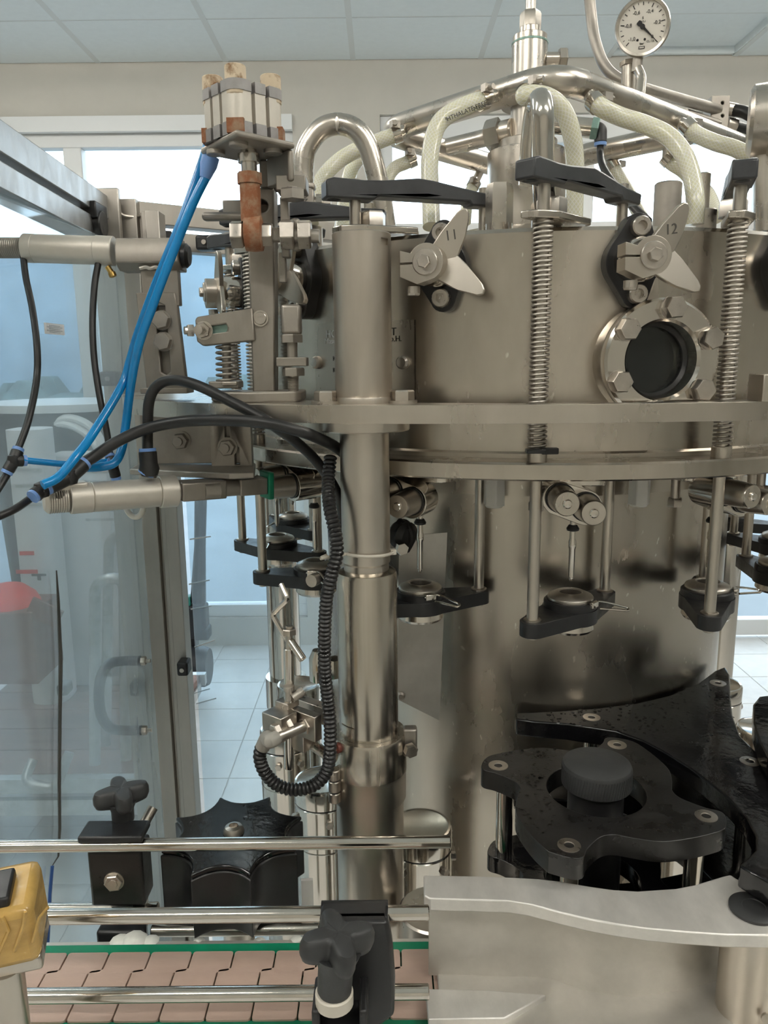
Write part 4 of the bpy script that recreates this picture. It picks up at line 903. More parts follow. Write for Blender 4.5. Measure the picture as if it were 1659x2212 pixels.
q = px(625, 1566, .695); MB().hexn(q, dS, .014, .005, .3).cyl(q, q+dS*.016, .0038, n=12).hexn(q+dS*.013, dS, .0125, .006, .1).build('set_bolt', 'bolt', sb)
MB().cyl(px(625, 1660, .712), px(624, 1400, .712), .0052, n=18, ch=.0008).build('upright_rod', 'polish', sb)
MB().cyl(px(624, 1402, .712), px(625, 1352, .712), .0034, n=14).hexn(px(625, 1370, .712), (0, 0, 1), .012, .006, .2).build('rod_screw', 'bolt', sb)
MB().tube(fillet([px(607, 1262, .73), px(621, 1294, .722), px(588, 1328, .72), px(618, 1380, .714), px(655, 1425, .700)], .003, 4), .0026, 10).build('zigzag_feeler', 'polish', sb)
MB().cyl(px(628, 1385, .712), px(654, 1424, .70), .0040, n=14).build('feeler_tip', 'polish', sb)
MB().cyl(px(624, 1512, .703), px(624, 1486, .703), .0042, n=14).lathe(px(624, 1490, .703), (0, 0, 1), [(.0055, 0), (.0055, .004)], 16).build('cap_screw', 'bolt', sb)
MB().cyl(px(632, 1508, .70), px(655, 1492, .705), .0048, n=14).build('spring_pin', 'bolt', sb)
MB().cyl(px(672, 1606, .712), px(742, 1656, .737), .0055, n=16).build('mount_rod', 'steel', sb)
q = px(683, 1250, .70); MB().cyl(q, q+Vector((-.004, -.008, 0)), .0060, n=16).build('stud_nut', 'bolt', sb)
q = px(715, 1430, .80); MB().lathe(q+Vector((-.012, 0, -.02)), (0, 0, 1), [(.012, 0), (.012, .025), (.008, .034), (0, .036)], 20).hexn(q+Vector((.004, -.005, -.014)), (0, 0, 1), .018, .02).build('drain_cap', 'polish', sb)
# ================================================================== PIPEWORK ABOVE THE TANK
ZM = 1.55+.2915
def m3(x, y): return Vector((x, y, ZM))
mf = thing('manifold_ring', 'square stainless manifold pipe above the tank with hose stubs', 'manifold', (AX, AY, ZT))
ringpts = fillet([m3(.505, 1.168), m3(.186, .886), m3(.0035, 1.082), m3(.205, 1.30), m3(.41, 1.10)], .045, 8)
MB().tube(ringpts, .0152, 24).build('ring_pipe', 'pipe', mf)
MB().tube([m3(.475, 1.142), m3(.575, 1.230)], .0095, 16).lathe(m3(.500, 1.164), (.75, .66, 0), [(.0145, 0), (.0145, .012), (.012, .014)], 20).build('pipe_extension', 'pipe', mf)
def clampband(nm, p, d, r, par, w_=.008):
    p = Vector(p); d = Vector(d).normalized(); u, v, _ = basis(d)
    o = MB().lathe(p-d*w_/2, d, [(r, 0), (r+.0012, 0), (r+.0012, w_), (r, w_)], 20, cap=False).build(nm, 'polish', par)
    s = p+(u*.6+v*.5).normalized()*(r+.004); MB().box(s, (.011, .008, .008), rz=.5).cyl(s, s+u*.010, .003, n=10).build('clamp_screw', 'bolt', o)
centre = thing('centre_column', 'stainless centre column of the filler with hex top', 'column', (AX, AY, ZT))
def cl(nm, y0, y1, r, m='steel', **k):
    z0_ = px(1145, y0, AY).z; z1_ = px(1145, y1, AY).z
    return MB().lathe((AX, AY, z0_), (0, 0, 1), [(r, 0), (r, z1_-z0_-.0008), (r-.0008, z1_-z0_)], 40).build(nm, m, centre)
cl('hub', 572, 330, .054, 'pipe'); cl('hub_neck', 332, 306, .040, 'pipe'); cl('tube', 320, 95, .0236, 'pipe'); cl('seal_ring', 97, 92, .0242, 'greenfit'); cl('top_collar', 93, 78, .0226, 'steel'); cl('top_neck', 80, 60, .014, 'steel')
MB().hexn((AX, AY, px(1145, 62, AY).z), (0, 0, 1), .0245, .020, .3).build('hex_top', 'steel', centre)
MB().cyl((AX, AY, px(1145, 35, AY).z), (AX, AY, px(1145, -40, AY).z), .0068, n=16).build('stem', 'steel', centre)
MB().lathe((AX, AY, px(1145, 232, AY).z), (0, 0, 1), [(.036, 0), (.037, .002), (.024, .004)], 40).build('drip_disc', 'dull', centre)
q = px(1178, 128, AY-.005); MB().cyl(q, q+Vector((.022, 0, 0)), .0085, n=16).hexn(q+Vector((.018, 0, 0)), (1, 0, 0), .024, .010, .2).build('side_union', 'steel', centre)
a = Vector((AX-.022, AY-.006, px(1095, 285, AY).z)); b = px(965, 335, 1.19)
MB().tube(fillet([a, px(1040, 300, 1.15), m3(.084, 1.169)], .008, 4), .0115, 16).build('feed_pipe', 'pipe', centre)
d = (px(1040, 300, 1.15)-a).normalized(); MB().hexn(px(1082, 288, 1.14), d, .036, .020, .2).cyl(a, px(1082, 288, 1.14), .0155, n=18).build('union_nut', 'steel', centre)
a = Vector((AX+.02, AY-.004, px(1200, 268, AY).z)); b = px(1278, 277, AY-.02); MB().cyl(a, b, .0125, n=20).build('side_stub', 'polish', centre)
MB().hexn(b, b-a, .026, .009, .2).build('green_hex', 'greenfit', centre)
el = thing('elbow_fitting', 'black elbow fitting with blue ring on the centre column stub', 'fitting', tuple(px(1296, 310, AY-.02)))
MB().tube(fillet([px(1286, 277, AY-.02), px(1297, 278, AY-.02), px(1297, 308, AY-.022)], .008, 5), .0085, 14).build('body', 'rubber', el); q = px(1297, 308, AY-.022); MB().cyl(q, q+Vector((0, 0, -.004)), .0082, n=16).build('release_ring', 'bluering', el)
hosepx('black_air_tube', [(1297, 308, 1.113), (1297, 335, 1.11), (1305, 365, 1.08), (1330, 402, 1.03), (1362, 440, .97), (1400, 478, .92)], .0048, 'rubber', 'thin black tube from the elbow on the centre column', 'tube')
cp_ = [px(1178, 452, .775), px(1174, 390, .775), px(1173, 300, .775), px(1172, 238, .775), px(1168, 216, .786), px(1158, 232, .806), px(1148, 300, .813), px(1143, 400, .815)]
MB().tube(spl(cp_, 8), .0105, 18).build('chrome_vent_pipe', 'polish', label='bright chrome bent pipe standing behind the black yoke', cat='pipe')
up = thing('gooseneck_pipe', 'large steel gooseneck pipe rising from the tank lid', 'pipe', tuple(px(835, 480, .94)))
YU = .95
gp_ = spl([px(656, 405, YU), px(656, 360, YU), px(662, 322, YU), (px(690, 282, YU)), px(727, 268, YU), px(765, 278, YU-.003), px(792, 310, YU-.002), px(808, 358, YU-.002), px(824, 430, YU-.002), px(834, 492, YU-.002)], 6)
MB().tube(gp_, .0118, 20).build('tube', 'pipe', up)
q = px(715, 268, YU); MB().tube([px(728, y, YU-.012) for y in (252, 262, 272, 282)], [.001, .0026, .0022, .001], 6).build('weld_seam', 'bolt', up)
vb = thing('shut_off_valve', 'small grey valve body stamped DN10 PN63 below the gooseneck', 'valve', tuple(px(656, 462, YU-.01)))
MB().cyl(px(656, 470, YU), px(656, 402, YU), .0125, n=24, ch=.003).hexn(px(656, 410, YU), (0, 0, 1), .027, .006).box(px(657, 438, YU-.006), (.024, .02, .026)).build('body', 'dull', vb, .002)
mx = frame(px(650, 437, YU-.0165), (0, 0, -1), y=(1, 0, 0)); text(vb, 'lettering', 'DN10', .0085, mx @ Matrix.Translation((0, .0045, 0)), 'shade_mark', .0003); text(vb, 'lettering', 'PN63', .0085, mx @ Matrix.Translation((0, -.0045, 0)), 'shade_mark', .0003)
MB().cyl(px(668, 440, YU), px(715, 442, YU), .008, n=16).hexn(px(684, 441, YU), (1, 0, 0), .02, .008).build('side_port', 'bolt', vb)
# braided hoses
def hose(label, pts, r=.0094, c0=True, c1=False):
    P = [px(*p) for p in pts]; C = spl(P, 10)
    t = thing('braided_hose', label, 'hose', tuple(min(C, key=lambda v: v.z)), 'braided hoses on the manifold')
    MB().tube(C, r, 18).build('tube', 'hose', t)
    d = (C[4]-C[0]).normalized(); nr = min(ringpts+[a_.lerp(b_, k/8) for a_, b_ in zip(ringpts, ringpts[1:]) for k in range(8)], key=lambda v: (v-C[0]).length); MB().tube([nr, C[0], C[0]+d*.006], r*.72, 14).build('stub', 'pipe', t)
    if c0: clampband('hose_clamp', C[3]-d*.001, d, r+.0002, t, .010)
    return t
hose('braided hose with black print arching in front of the manifold', [(1048, 214, .925), (1022, 222, .915), (985, 238, .905), (952, 262, .90), (935, 300, .895), (928, 355, .885), (930, 420, .875), (932, 490, .86)])
hose('braided hose curling over the bright chrome pipe', [(1143, 197, .862), (1133, 207, .853), (1152, 205, .846), (1185, 212, .845), (1215, 238, .847), (1234, 285, .852), (1242, 350, .858), (1241, 420, .86), (1239, 480, .86)])
hose('braided hose sweeping down behind lever 12', [(1284, 220, .908), (1300, 233, .902), (1340, 252, .905), (1395, 270, .90), (1442, 293, .89), (1475, 330, .88), (1494, 380, .87), (1502, 435, .86), (1500, 485, .86)])
hose('braided hose running behind the tilted yoke past lever 12', [(1482, 270, 1.03), (1505, 290, 1.02), (1545, 308, 1.0), (1590, 322, .990), (1625, 345, .985), (1645, 385, .985), (1652, 450, .98)])
hose('braided hose passing behind the gooseneck pipe', [(866, 287, 1.03), (830, 300, 1.03), (780, 320, 1.03), (735, 345, 1.03), (700, 380, 1.02), (680, 425, 1.0), (672, 480, .98)])
hose('braided hose inside the gooseneck arch', [(800, 322, 1.09), (775, 340, 1.09), (756, 375, 1.08), (748, 420, 1.06), (738, 500, 1.02)], c0=False)
hose('braided hose hanging from the rear pipe left of the centre hub', [(893, 344, 1.12), (876, 352, 1.12), (852, 364, 1.12), (836, 395, 1.11), (828, 470, 1.08)], .0085)
hose('short braided hose end hanging under the rear pipe', [(1025, 396, 1.245), (1018, 410, 1.24), (1010, 430, 1.22), (1005, 480, 1.2)], .0085)
hose('braided hose slanting down behind the yoke of lever 12', [(1322, 356, 1.185), (1333, 376, 1.18), (1356, 415, 1.17), (1385, 470, 1.14), (1400, 500, 1.12)])
hose('braided hose dropping from the far manifold corner', [(1440, 342, 1.122), (1452, 354, 1.12), (1476, 370, 1.12), (1500, 395, 1.115), (1530, 420, 1.10), (1548, 470, 1.05)], .0088)
P_, t_ = px(990, 236, .895), 0
text(bpy.data.objects['braided_hose'], 'print', 'PHTHALATE FREE', .0062, frame(px(1005, 241, .892), (1, 0, .38), y=(-.3, -.15, 1)), 'ink', .0002)
text(bpy.data.objects['braided_hose'], 'print', 'Made in', .0062, frame(px(1042, 229, .903), (1, .05, .38), y=(-.3, -.15, 1)), 'ink', .0002)
# gauge
def gauge(label, c, nrm, r, dial):
    g = thing('pressure_gauge', label, 'gauge', tuple(c), 'pressure gauges'); z = Vector(nrm).normalized(); x = Vector((0, 0, 1)).cross(z).normalized(); f = frame(c, x, z=z)
    MB(f).lathe((0, 0, -.026), (0, 0, 1), [(r*.80, 0), (r*.94, .004), (r*.95, .020), (r*1.0, .021), (r*1.0, .028), (r*.96, .031), (r*.87, .030), (r*.855, .0265)], 56).build('case', 'pipe', g)
    d = MB(f).lathe((0, 0, .0005), (0, 0, 1), [(r*.86, 0), (r*.86, .0006)], 48).build('dial', 'dial', g)
    if not dial: return g, f
    for i in range(21):
        a = R(225-270*i/20); L_ = .14 if i % 4 == 0 else (.11 if i % 2 == 0 else .07); p0 = Vector((math.cos(a), math.sin(a), 0))
        MB(f).bar(p0*r*(.80-L_)+Vector((0, 0, .0014)), p0*r*.80+Vector((0, 0, .0014)), .0010 if i % 2 == 0 else .0006, .0003).build('tick', 'ink', d)
    for s, a in (('-1,0', 225), ('-0,8', 171), ('-0,6', 117), ('-0,4', 63), ('-0,2', 9), ('0', -45)):
        text(d, 'figure', s, r*.17, f @ Matrix.Translation((r*.52*math.cos(R(a)), r*.52*math.sin(R(a)), .0014)), 'ink')
    for s, y, k in (('S', .28, .12), ('837-1', .16, .10), ('bar', -.55, .12)): text(d, 'figure', s, r*k, f @ Matrix.Translation((0, r*y, .0014)), 'ink')
    text(d, 'figure', 'CL.1,6', r*.10, f @ Matrix.Translation((r*.30, -r*.50, .0014)), 'ink')
    MB(f).box((0, -r*.68, .0014), (r*.22, r*.09, .0003)).build('logo_box', 'ink', d); 
    MB(f).box((0, -r*.68, .0016), (r*.17, r*.045, .0003)).build('logo_field', 'dial', d)
    for k in (-.16, .10): MB(f).lathe((k*r, -.42*r, .0012), (0, 0, 1), [(r*.045, 0), (r*.045, .0003)], 12).build('mark', 'ink', d)
    n = MB(f); a = R(-45); dd = Vector((math.cos(a), math.sin(a), 0)); nn = Vector((-dd.y, dd.x, 0))
    n.prism([tuple((dd*k*r+nn*w_*r)[:2]) for k, w_ in ((-.24, -.05), (-.22, -.085), (-.13, -.085), (0, -.045), (.70, -.008), (.70, .008), (0, .045), (-.13, .085), (-.22, .085), (-.24, .05))], .0022, .0032).build('needle', 'ink', g)
    MB(f).lathe((0, 0, .002), (0, 0, 1), [(r*.09, 0), (r*.09, .0018), (0, .002)], 16).build('needle_hub', 'ink', g)
    return g, f
gc = px(1388, 58, 1.03); g, f = gauge('round steel vacuum gauge with white dial from minus one to zero', gc, (-.30, -.93, -.22), .0322, True)
MB().cyl(gc+Vector((0, .012, -.026)), gc+Vector((-.001, .012, -.046)), .0062, n=16).build('connector', 'dull', g)
z2 = px(1388, 195, 1.04).z
MB().tube(fillet([gc+Vector((-.001, .012, -.040)), px(1387, 168, 1.036), px(1383, 210, 1.022)], .006, 4), .0058, 14).build('stem', 'pipe', g)
gs = MB(); q = px(1359, 200, 1.062); q1 = px(1360, 143, 1.062); gs.cyl(q, q1, .0098, n=24).hexn(q1, (0, 0, 1), .0215, .006, .3)
gs.build('standpipe', 'steel', label='short capped standpipe beside the vacuum gauge', cat='pipe fitting')
gb = px(1672, 258, .93); g2, f2 = gauge('second steel gauge seen edge on at the tall stem', gb, (.93, -.36, 0), .040, False)
MB().cyl(px(1650, 330, .935), px(1650, 500, .935), .0105, n=24).build('stem', 'pipe', g2); MB().cyl(px(1650, 322, .935), px(1650, 336, .935), .008, n=20).build('brass_nut', 'brass', g2)
hosepx('bent_steel_tube', [(1272, -20, 1.16), (1278, 40, 1.16), (1286, 90, 1.15), (1305, 140, 1.14), (1335, 170, 1.13), (1380, 188, 1.13), (1465, 213, 1.17), (1552, 237, 1.215)], .0074, 'dull', 'bent grey steel tube coming down behind the gauge', 'tube', 14)
hosepx('straight_steel_tube', [(1480, 245, 1.19), (1552, 268, 1.215)], .0066, 'dull', 'short steel tube into the clamp block', 'tube', 14)
kb = thing('tube_clamp_block', 'upright aluminium block clamping two tubes', 'clamp block', tuple(px(1555, 285, 1.225)))
kbk = q2(1538, 206, 1572, 286, 1.21, .028, 'block', 'dull', kb)
for y in (222, 250, 275): q = px(1561, y, 1.21); cut(kbk, MB().cyl(q+Vector((0, .012, 0)), q+Vector((0, -.004, 0)), .0022, n=12))
for y in (235, 268): q = px(1580, y, 1.225); MB().cyl(px(1570, y, 1.225), px(1590, y+4, 1.225), .0095, n=16).build('end_nut', 'bolt', kb)
hosepx('black_rubber_hose', [(1582, 237, 1.225), (1610, 243, 1.21), (1640, 262, 1.19), (1680, 296, 1.17)], .0085, 'rubber', 'upper black rubber hose leaving the clamp block', 'hose')
hosepx('black_rubber_hose', [(1585, 274, 1.225), (1615, 282, 1.238), (1650, 294, 1.255), (1690, 314, 1.275)], .0085, 'rubber', 'lower black rubber hose leaving the clamp block', 'hose')
# ================================================================== CONVEYOR
ZK = 1.02; YK0, YK1, PT = .546, .622, .0381
cv = thing('conveyor', 'slat chain conveyor with beige plates on green strips', 'conveyor', (-.1, .585, .88))
def slat():
    d = .0108; g = .0007; ym = .598; r = .003
    o = [(g, YK0), (PT-g, YK0), (PT-g, ym-.001), (PT+d-g, ym+.001), (PT+d-g, YK1), (d+g, YK1), (d+g, ym+.0035), (g, ym+.0015)]
    P = []
    for i, p in enumerate(o):
        a = Vector((*o[i-1], 0))-Vector((*p, 0)); b = Vector((*o[(i+1) % 8], 0))-Vector((*p, 0)); q = Vector((*p, 0))
        k = min(r, a.length*.45, b.length*.45) if i in (0, 1, 4, 5) else .0008
        for t in (0, .33, .67, 1):
            s = q+a.normalized()*k; e = q+b.normalized()*k; v = s*(1-t)**2+q*2*t*(1-t)+e*t*t; P.append((v.x, v.y))
    return P
X0 = ph(244, 2205, ZK).x-.0012
s0 = MB().prism([(x+X0-.0381*6, y) for x, y in slat()], ZK-.0045, ZK).build('slat', 'slat', cv, .0008)
clones(s0, [(PT*i, 0, 0) for i in range(1, 14)])
for y0, y1 in ((.532, .5475), (.6205, .634)): MB().box((-.1, (y0+y1)/2, ZK-.013), (1.2, y1-y0, .022)).build('wear_strip', 'green', cv, .0008)
MB().box((-.1, .584, ZK-.014), (1.2, .075, .014)).build('chain_bed', 'green', cv)
for y in (.522, .644): MB().box((-.1, y, ZK-.055), (1.2, .006, .09)).build('side_frame', 'alu', cv)
gb_ = MB()
for x, y, s in ((260, 2028, 1.3), (290, 2024, 1.6), (325, 2028, 1.1), (640, 2029, 1.0), (668, 2027, 1.2), (700, 2025, .8), (430, 2031, .8), (560, 2030, .8)):
    s *= .6; q = px(x, y+3, .648); gb_.lathe(q-Vector((0, 0, .006*s)), (0, 0, 1), [(.002, 0), (.010*s, .002), (.013*s, .005*s), (.008*s, .009*s), (.002, .010*s)], 9)
gb_.build('grease', 'grease', label='lumps of white grease along the rear conveyor edge', cat='grease', kind='stuff')
RR = .0060
def rail(label, x0, x1, y, Y, z=None):
    m = px((x0+x1)/2, y, Y); a = px(x0, y, Y).x; b = px(x1, y, Y).x
    t = thing('guide_rail', label, 'rail', (m.x, Y, m.z), 'conveyor guide rails')
    MB().cyl((a, Y, m.z), (b, Y, m.z), RR, n=24, ch=.0008).build('rod', 'polish', t); return m.z
zr_up = rail('upper front guide rail running through the star knob bracket', -120, 927, 1977, .540)
zr_lo = rail('lower front guide rail running low over the beige slats', -120, 927, 2148, .540)
zr_bk = rail('rear guide rail in front of the black separator star', -160, 973, 1824, .655)
rail('lower rear guide rail under the separator star', 328, 690, 2008, .668); rail('lower rear guide rail beside the square black block', 60, 342, 1963, .70)
def knob(t, c, Rk, h, stem_r, stem_l, nrm=(0, 0, 1), ph0=0., m='knob'):
    z = Vector(nrm).normalized(); x = Vector((1, 0, 0)) if abs(z.x) < .8 else Vector((0, 1, 0)); f = frame(c, x-z*x.dot(z), z=z)
    vs = []; fs = []; n = 64; prof_ = [(.0, -h*.15), (.62, -h*.30), (.92, -h*.15), (1.0, h*.15), (1.0, h*.55), (.93, h*.8), (.70, h*.9), (.0, h*.80)]
    for k, hz_ in prof_:
        for i in range(n):
            a = 2*PI*i/n; lob = .5+.5*math.cos(4*(a-ph0)); rr = Rk*k*(.47+.53*lob**1.05) if k > .3 else Rk*k; dz = -h*.25*(lob-.5)*0
            vs.append((rr*math.cos(a), rr*math.sin(a), hz_+dz))
    for j in range(len(prof_)-1):
        for i in range(n): fs.append((j*n+i, j*n+(i+1) % n, (j+1)*n+(i+1) % n, (j+1)*n+i))
    MB(f).add(vs, fs).build('grip', m, t, ang=50)
    MB(f).lathe((0, 0, -stem_l), (0, 0, 1), [(stem_r*.92, 0), (stem_r, .002), (stem_r*1.02, stem_l*.6), (stem_r*1.4, stem_l)], 28).build('stem', m, t)
# front clamp
YF = .528
fc = thing('rail_clamp', 'black rail clamp with star knob on the front guide rails', 'clamp', tuple(px(760, 2210, .50)), 'rail clamps')
A = px(690, 1940, YF); B = px(838, 1940, YF); zb_ = px(760, 2162, YF).z
f = frame((0, 0, 0), (1, 0, 0), y=(0, 0, 1))
xs0, xs1 = A.x, B.x
zt_ = zr_up+.0095
MB(f).prism([(xs0, zt_), (xs1, zt_), (xs1+.003, zt_-.02), (xs1+.005, zt_-.05), (xs1+.004, zr_lo-.0015), (xs1-.006, zr_lo-.010), (xs0+.012, zr_lo-.010), (xs0+.004, zt_-.055), (xs0, zt_-.03)], -.531, -.518).build('plate', 'black', fc, .003)
MB().cyl((xs0, .540, zr_up), (xs1, .540, zr_up), .0096, n=24).build('rail_saddle', 'black', fc); MB().box(((xs0+xs1)/2, .532, zr_up+.0065), (xs1-xs0, .018, .006)).build('saddle_lip', 'black', fc, .002)
MB().cyl((xs1-.008, .540, zr_lo), (xs1+.003, .540, zr_lo), .0096, n=24).build('rail_saddle', 'black', fc)
KC = px(728, 2052, .485); knob(fc, KC, .0278, .018, .0125, .034, (.08, .02, 1), .35)
q = KC+Vector((-.0027, -.0007, -.034)); MB().cyl(q+Vector((0, 0, -.010)), q+Vector((0, 0, .001)), .0138, n=26, ch=.001).build('collar', 'tie', fc)
zb2 = q.z-.010
MB().box((q.x+.004, .492, zb2-.032), (.040, .030, .030)).build('cross_block', 'black', fc, .003)
for sx in (-1, 1): MB().box((q.x+.004+sx*.017, .492, zb2-.008), (.006, .034, .020)).build('cheek', 'black', fc, .002)
# rear clamp
rcx = px(250, 1810, .668)
rk = thing('rail_clamp', 'black rail clamp with star knob and square bolted block behind the conveyor', 'clamp', (rcx.x, .672, ZK-.05), 'rail clamps')
A = px(178, 1810, .66); B = px(316, 1810, .66)
MB().box(((A.x+B.x)/2, .662, zr_bk+.0095), (B.x-A.x, .028, .007)).build('rail_cap', 'black', rk, .002)
A = px(181, 1842, .668); B = px(318, 1960, .668); MB().box(((A.x+B.x)/2, .684, (A.z+B.z)/2), (B.x-A.x-.004, .030, A.z-B.z)).build('block', 'star', rk, .003)
q = px(247, 1903, .669); MB().lathe(q, (0, -1, 0), [(.0098, 0), (.0098, .001)], 22).hexn(q, (0, -1, 0), .0155, .005, .1).lathe(q+Vector((0, -.004, 0)), (0, -1, 0), [(.005, 0), (.0045, .002)], 16).build('hex_bolt', 'bolt', rk)
KC = px(263, 1728, .680); knob(rk, KC, .0260, .016, .0105, .022, (0, 0, 1), .5)
MB().tube([px(302, 1796, .69), px(331, 1744, .705)], .0052, 14).build('side_rod', 'steel', rk)
MB().prism([(px(222, 2040, .67).x, .655), (px(330, 2040, .67).x, .655), (px(318, 2000, .69).x, .692), (px(240, 2000, .69).x, .692)], ZK-.05, ZK-.006).build('foot', 'black', rk, .003)
MB().box((px(300, 1900, .70).x, .70, ZK+.01), (.012, .012, .09)).build('support_bar', 'steel', rk)
# ================================================================== SEPARATOR STAR
sc = ph(505, 1797, 1.084); RS_, n8 = .073, 8
ss = thing('separator_star', 'black eight-pointed separator star with fluted sides and wet top', 'starwheel', (sc.x, sc.y, ZK-.012))
o8 = []
for i in range(n8):
    a0 = R(-90-22.5+45*i); a1 = a0+R(45)
    p0 = Vector((math.cos(a0), math.sin(a0), 0))*RS_; p1 = Vector((math.cos(a1), math.sin(a1), 0))*RS_; mid = (p0+p1)/2*.60
    for t in range(8):
        u = t/8; v = p0*(1-u)**2+mid*2*u*(1-u)*1.0+p1*u*u; o8.append((sc.x+v.x, sc.y+v.y))
MB().prism(o8, ZK-.004, 1.078).build('body', 'black', ss, .0015)
MB().prism([(sc.x+(x-sc.x)*.985, sc.y+(y-sc.y)*.985) for x, y in o8], 1.078, 1.084).build('top_disc', 'wet', ss, .002)
MB().lathe((sc.x, sc.y, 1.083), (0, 0, 1), [(.0105, 0), (.0105, .003), (.0085, .007), (.0045, .0085), (.0042, .004), (0, .004)], 24).build('centre_screw', 'bolt', ss)
MB().cyl((sc.x, sc.y, .75), (sc.x, sc.y, ZK+.01), .016, n=20).build('shaft', 'steel', ss)
q = px(664, 1928, .70); MB().box(q, (.012, .004, .030), rz=.1).build('clear_tab', 'pvc', label='small translucent plastic tab beside the separator star', cat='plastic tab')
# ================================================================== STARWHEEL AND GUIDES
ZS = 1.148; SX, SY = .1986, .673
sp_ = [(-6.4, .1143), (3.3, .1134), (7.6, .1085), (8.6, .097), (13.6, .0805), (19, .0735), (26, .0717), (32, .0745), (39.3, .0795), (50.4, .0888), (62.5, .0962), (74.4, .1059)]
so = []
for k in range(4):
    for a, r in sp_: so.append((SX+r*math.cos(R(-118+90*k+a)), SY+r*math.sin(R(-118+90*k+a))))
so = [(v.x, v.y) for v in spl([Vector((x, y, 0)) for x, y in so+so[:1]], 3)][:-1]
iw = thing('infeed_starwheel', 'black double plate starwheel with four hooked pockets and round knob', 'starwheel', (SX, SY, ZK))
MB().prism(so, ZS-.020, ZS, [list(reversed(circ(SX, SY, .046, 40)))]).build('upper_plate', 'star', iw, .0018)
MB().prism([(SX+(x-SX)*.93, SY+(y-SY)*.93) for x, y in so], ZS-.112, ZS-.094, [list(reversed(circ(SX, SY, .046, 40)))]).build('lower_plate', 'wet', iw, .0018)
for k in range(4):
    a = R(-118+90*k); q = Vector((SX+.0975*math.cos(a), SY+.0975*math.sin(a), 0)); q5 = Vector((SX+.090*math.cos(a), SY+.090*math.sin(a), 0))
    MB().cyl(q5+Vector((0, 0, ZS-.095)), q5+Vector((0, 0, ZS-.019)), .0085, n=24).build('spacer_post', 'polish', iw)
    sv = MB().lathe(q+Vector((0, 0, ZS-.001)), (0, 0, 1), [(.0098, 0), (.0098, .0016), (.0045, .0018), (.004, .0008), (0, .0008)], 26).build('countersunk_screw', 'bolt', iw)
MB().cyl((SX, SY, ZK-.05), (SX, SY, ZS+.006), .026, n=32).build('hub', 'black', iw)
zk_ = 1.1765
MB().lathe((SX, SY, zk_-.024), (0, 0, 1), [(.030, 0), (.0322, .002), (.0322, .0205), (.0312, .0228), (.028, .024), (0, .0242)], 64).build('round_knob', 'knob', iw)
kn = MB()
for i in range(72):
    a = 2*PI*i/72; p = Vector((SX+.0321*math.cos(a), SY+.0321*math.sin(a), zk_-.0215)); p2 = Vector((SX+.0321*math.cos(a+.08), SY+.0321*math.sin(a+.08), zk_-.0045)); kn.tube([p, p2], .0006, 4)
kn.build('knurling', 'knob', iw, kind='stuff')
def outline(pts, z): return [(p.x, p.y) for p in (ph(x, y, z) for x, y in pts)]
gpx = [(1112, 1541), (1200, 1537), (1280, 1528), (1360, 1513), (1430, 1496), (1490, 1470), (1535, 1446), (1566, 1440), (1577, 1458), (1578, 1500), (1583, 1545), (1600, 1590), (1632, 1622), (1690, 1650), (1790, 1665), (1830, 1900), (1790, 1925), (1710, 1922), (1659, 1904), (1622, 1884), (1596, 1868), (1612, 1855), (1632, 1835), (1633, 1805), (1612, 1765), (1576, 1725), (1532, 1690), (1490, 1658), (1440, 1626), (1390, 1600), (1330, 1579), (1230, 1564), (1150, 1558), (1115, 1553)]
go_ = outline(gpx, ZS)
go_ = [(x, y) if math.hypot(x-AX, y-AY) > .2915 else tuple(Vector((AX, AY))+(Vector((x, y))-Vector((AX, AY))).normalized()*.2915) for x, y in go_]
cg = thing('centre_guide', 'wet black guide plate curving between drum and starwheel', 'guide plate', (.36, .80, ZK))
MB().prism(go_, ZS-.020, ZS).build('upper_plate', 'wet', cg, .0018); MB().prism([(x, max(y, .602)) for x, y in go_], ZS-.112, ZS-.094).build('lower_plate', 'wet', cg, .0018)
for x, y in ((1278, 1550), (1551, 1476), (1620, 1645)):
    q = ph(x, y, ZS); MB().lathe(q-Vector((0, 0, .001)), (0, 0, 1), [(.0098, 0), (.0098, .0016), (.0045, .0018), (.004, .0008), (0, .0008)], 26).build('countersunk_screw', 'bolt', cg)
    MB().cyl(q-Vector((0, 0, .095)), q-Vector((0, 0, .019)), .0088, n=20).build('spacer_post', 'polish', cg)
dpx = [(1627, 1520), (1640, 1504), (1700, 1496), (1780, 1500), (1790, 1660), (1700, 1655), (1659, 1636), (1640, 1600), (1628, 1560)]
dw = thing('discharge_starwheel', 'second wet black starwheel showing only its edge', 'starwheel', tuple(ph(1700, 1600, ZK)))
MB().prism(outline(dpx, ZS+.024), ZS+.002, ZS+.024).build('upper_plate', 'wet', dw, .0018); q = ph(1700, 1590, ZS); MB().cyl((q.x, q.y, ZK-.04), (q.x, q.y, ZS+.003), .03, n=24).build('hub', 'black', dw)
dk = [(.10, .6475), (.85, .6475), (.85, 1.1)]+[tuple(ring(t, .402)[:2]) for t in range(62, -13, -3)]
MB().prism(dk, ZK-.045, ZK-.020).build('machine_deck', 'deckplate', label='dark wet deck plate under the starwheels', cat='deck plate')
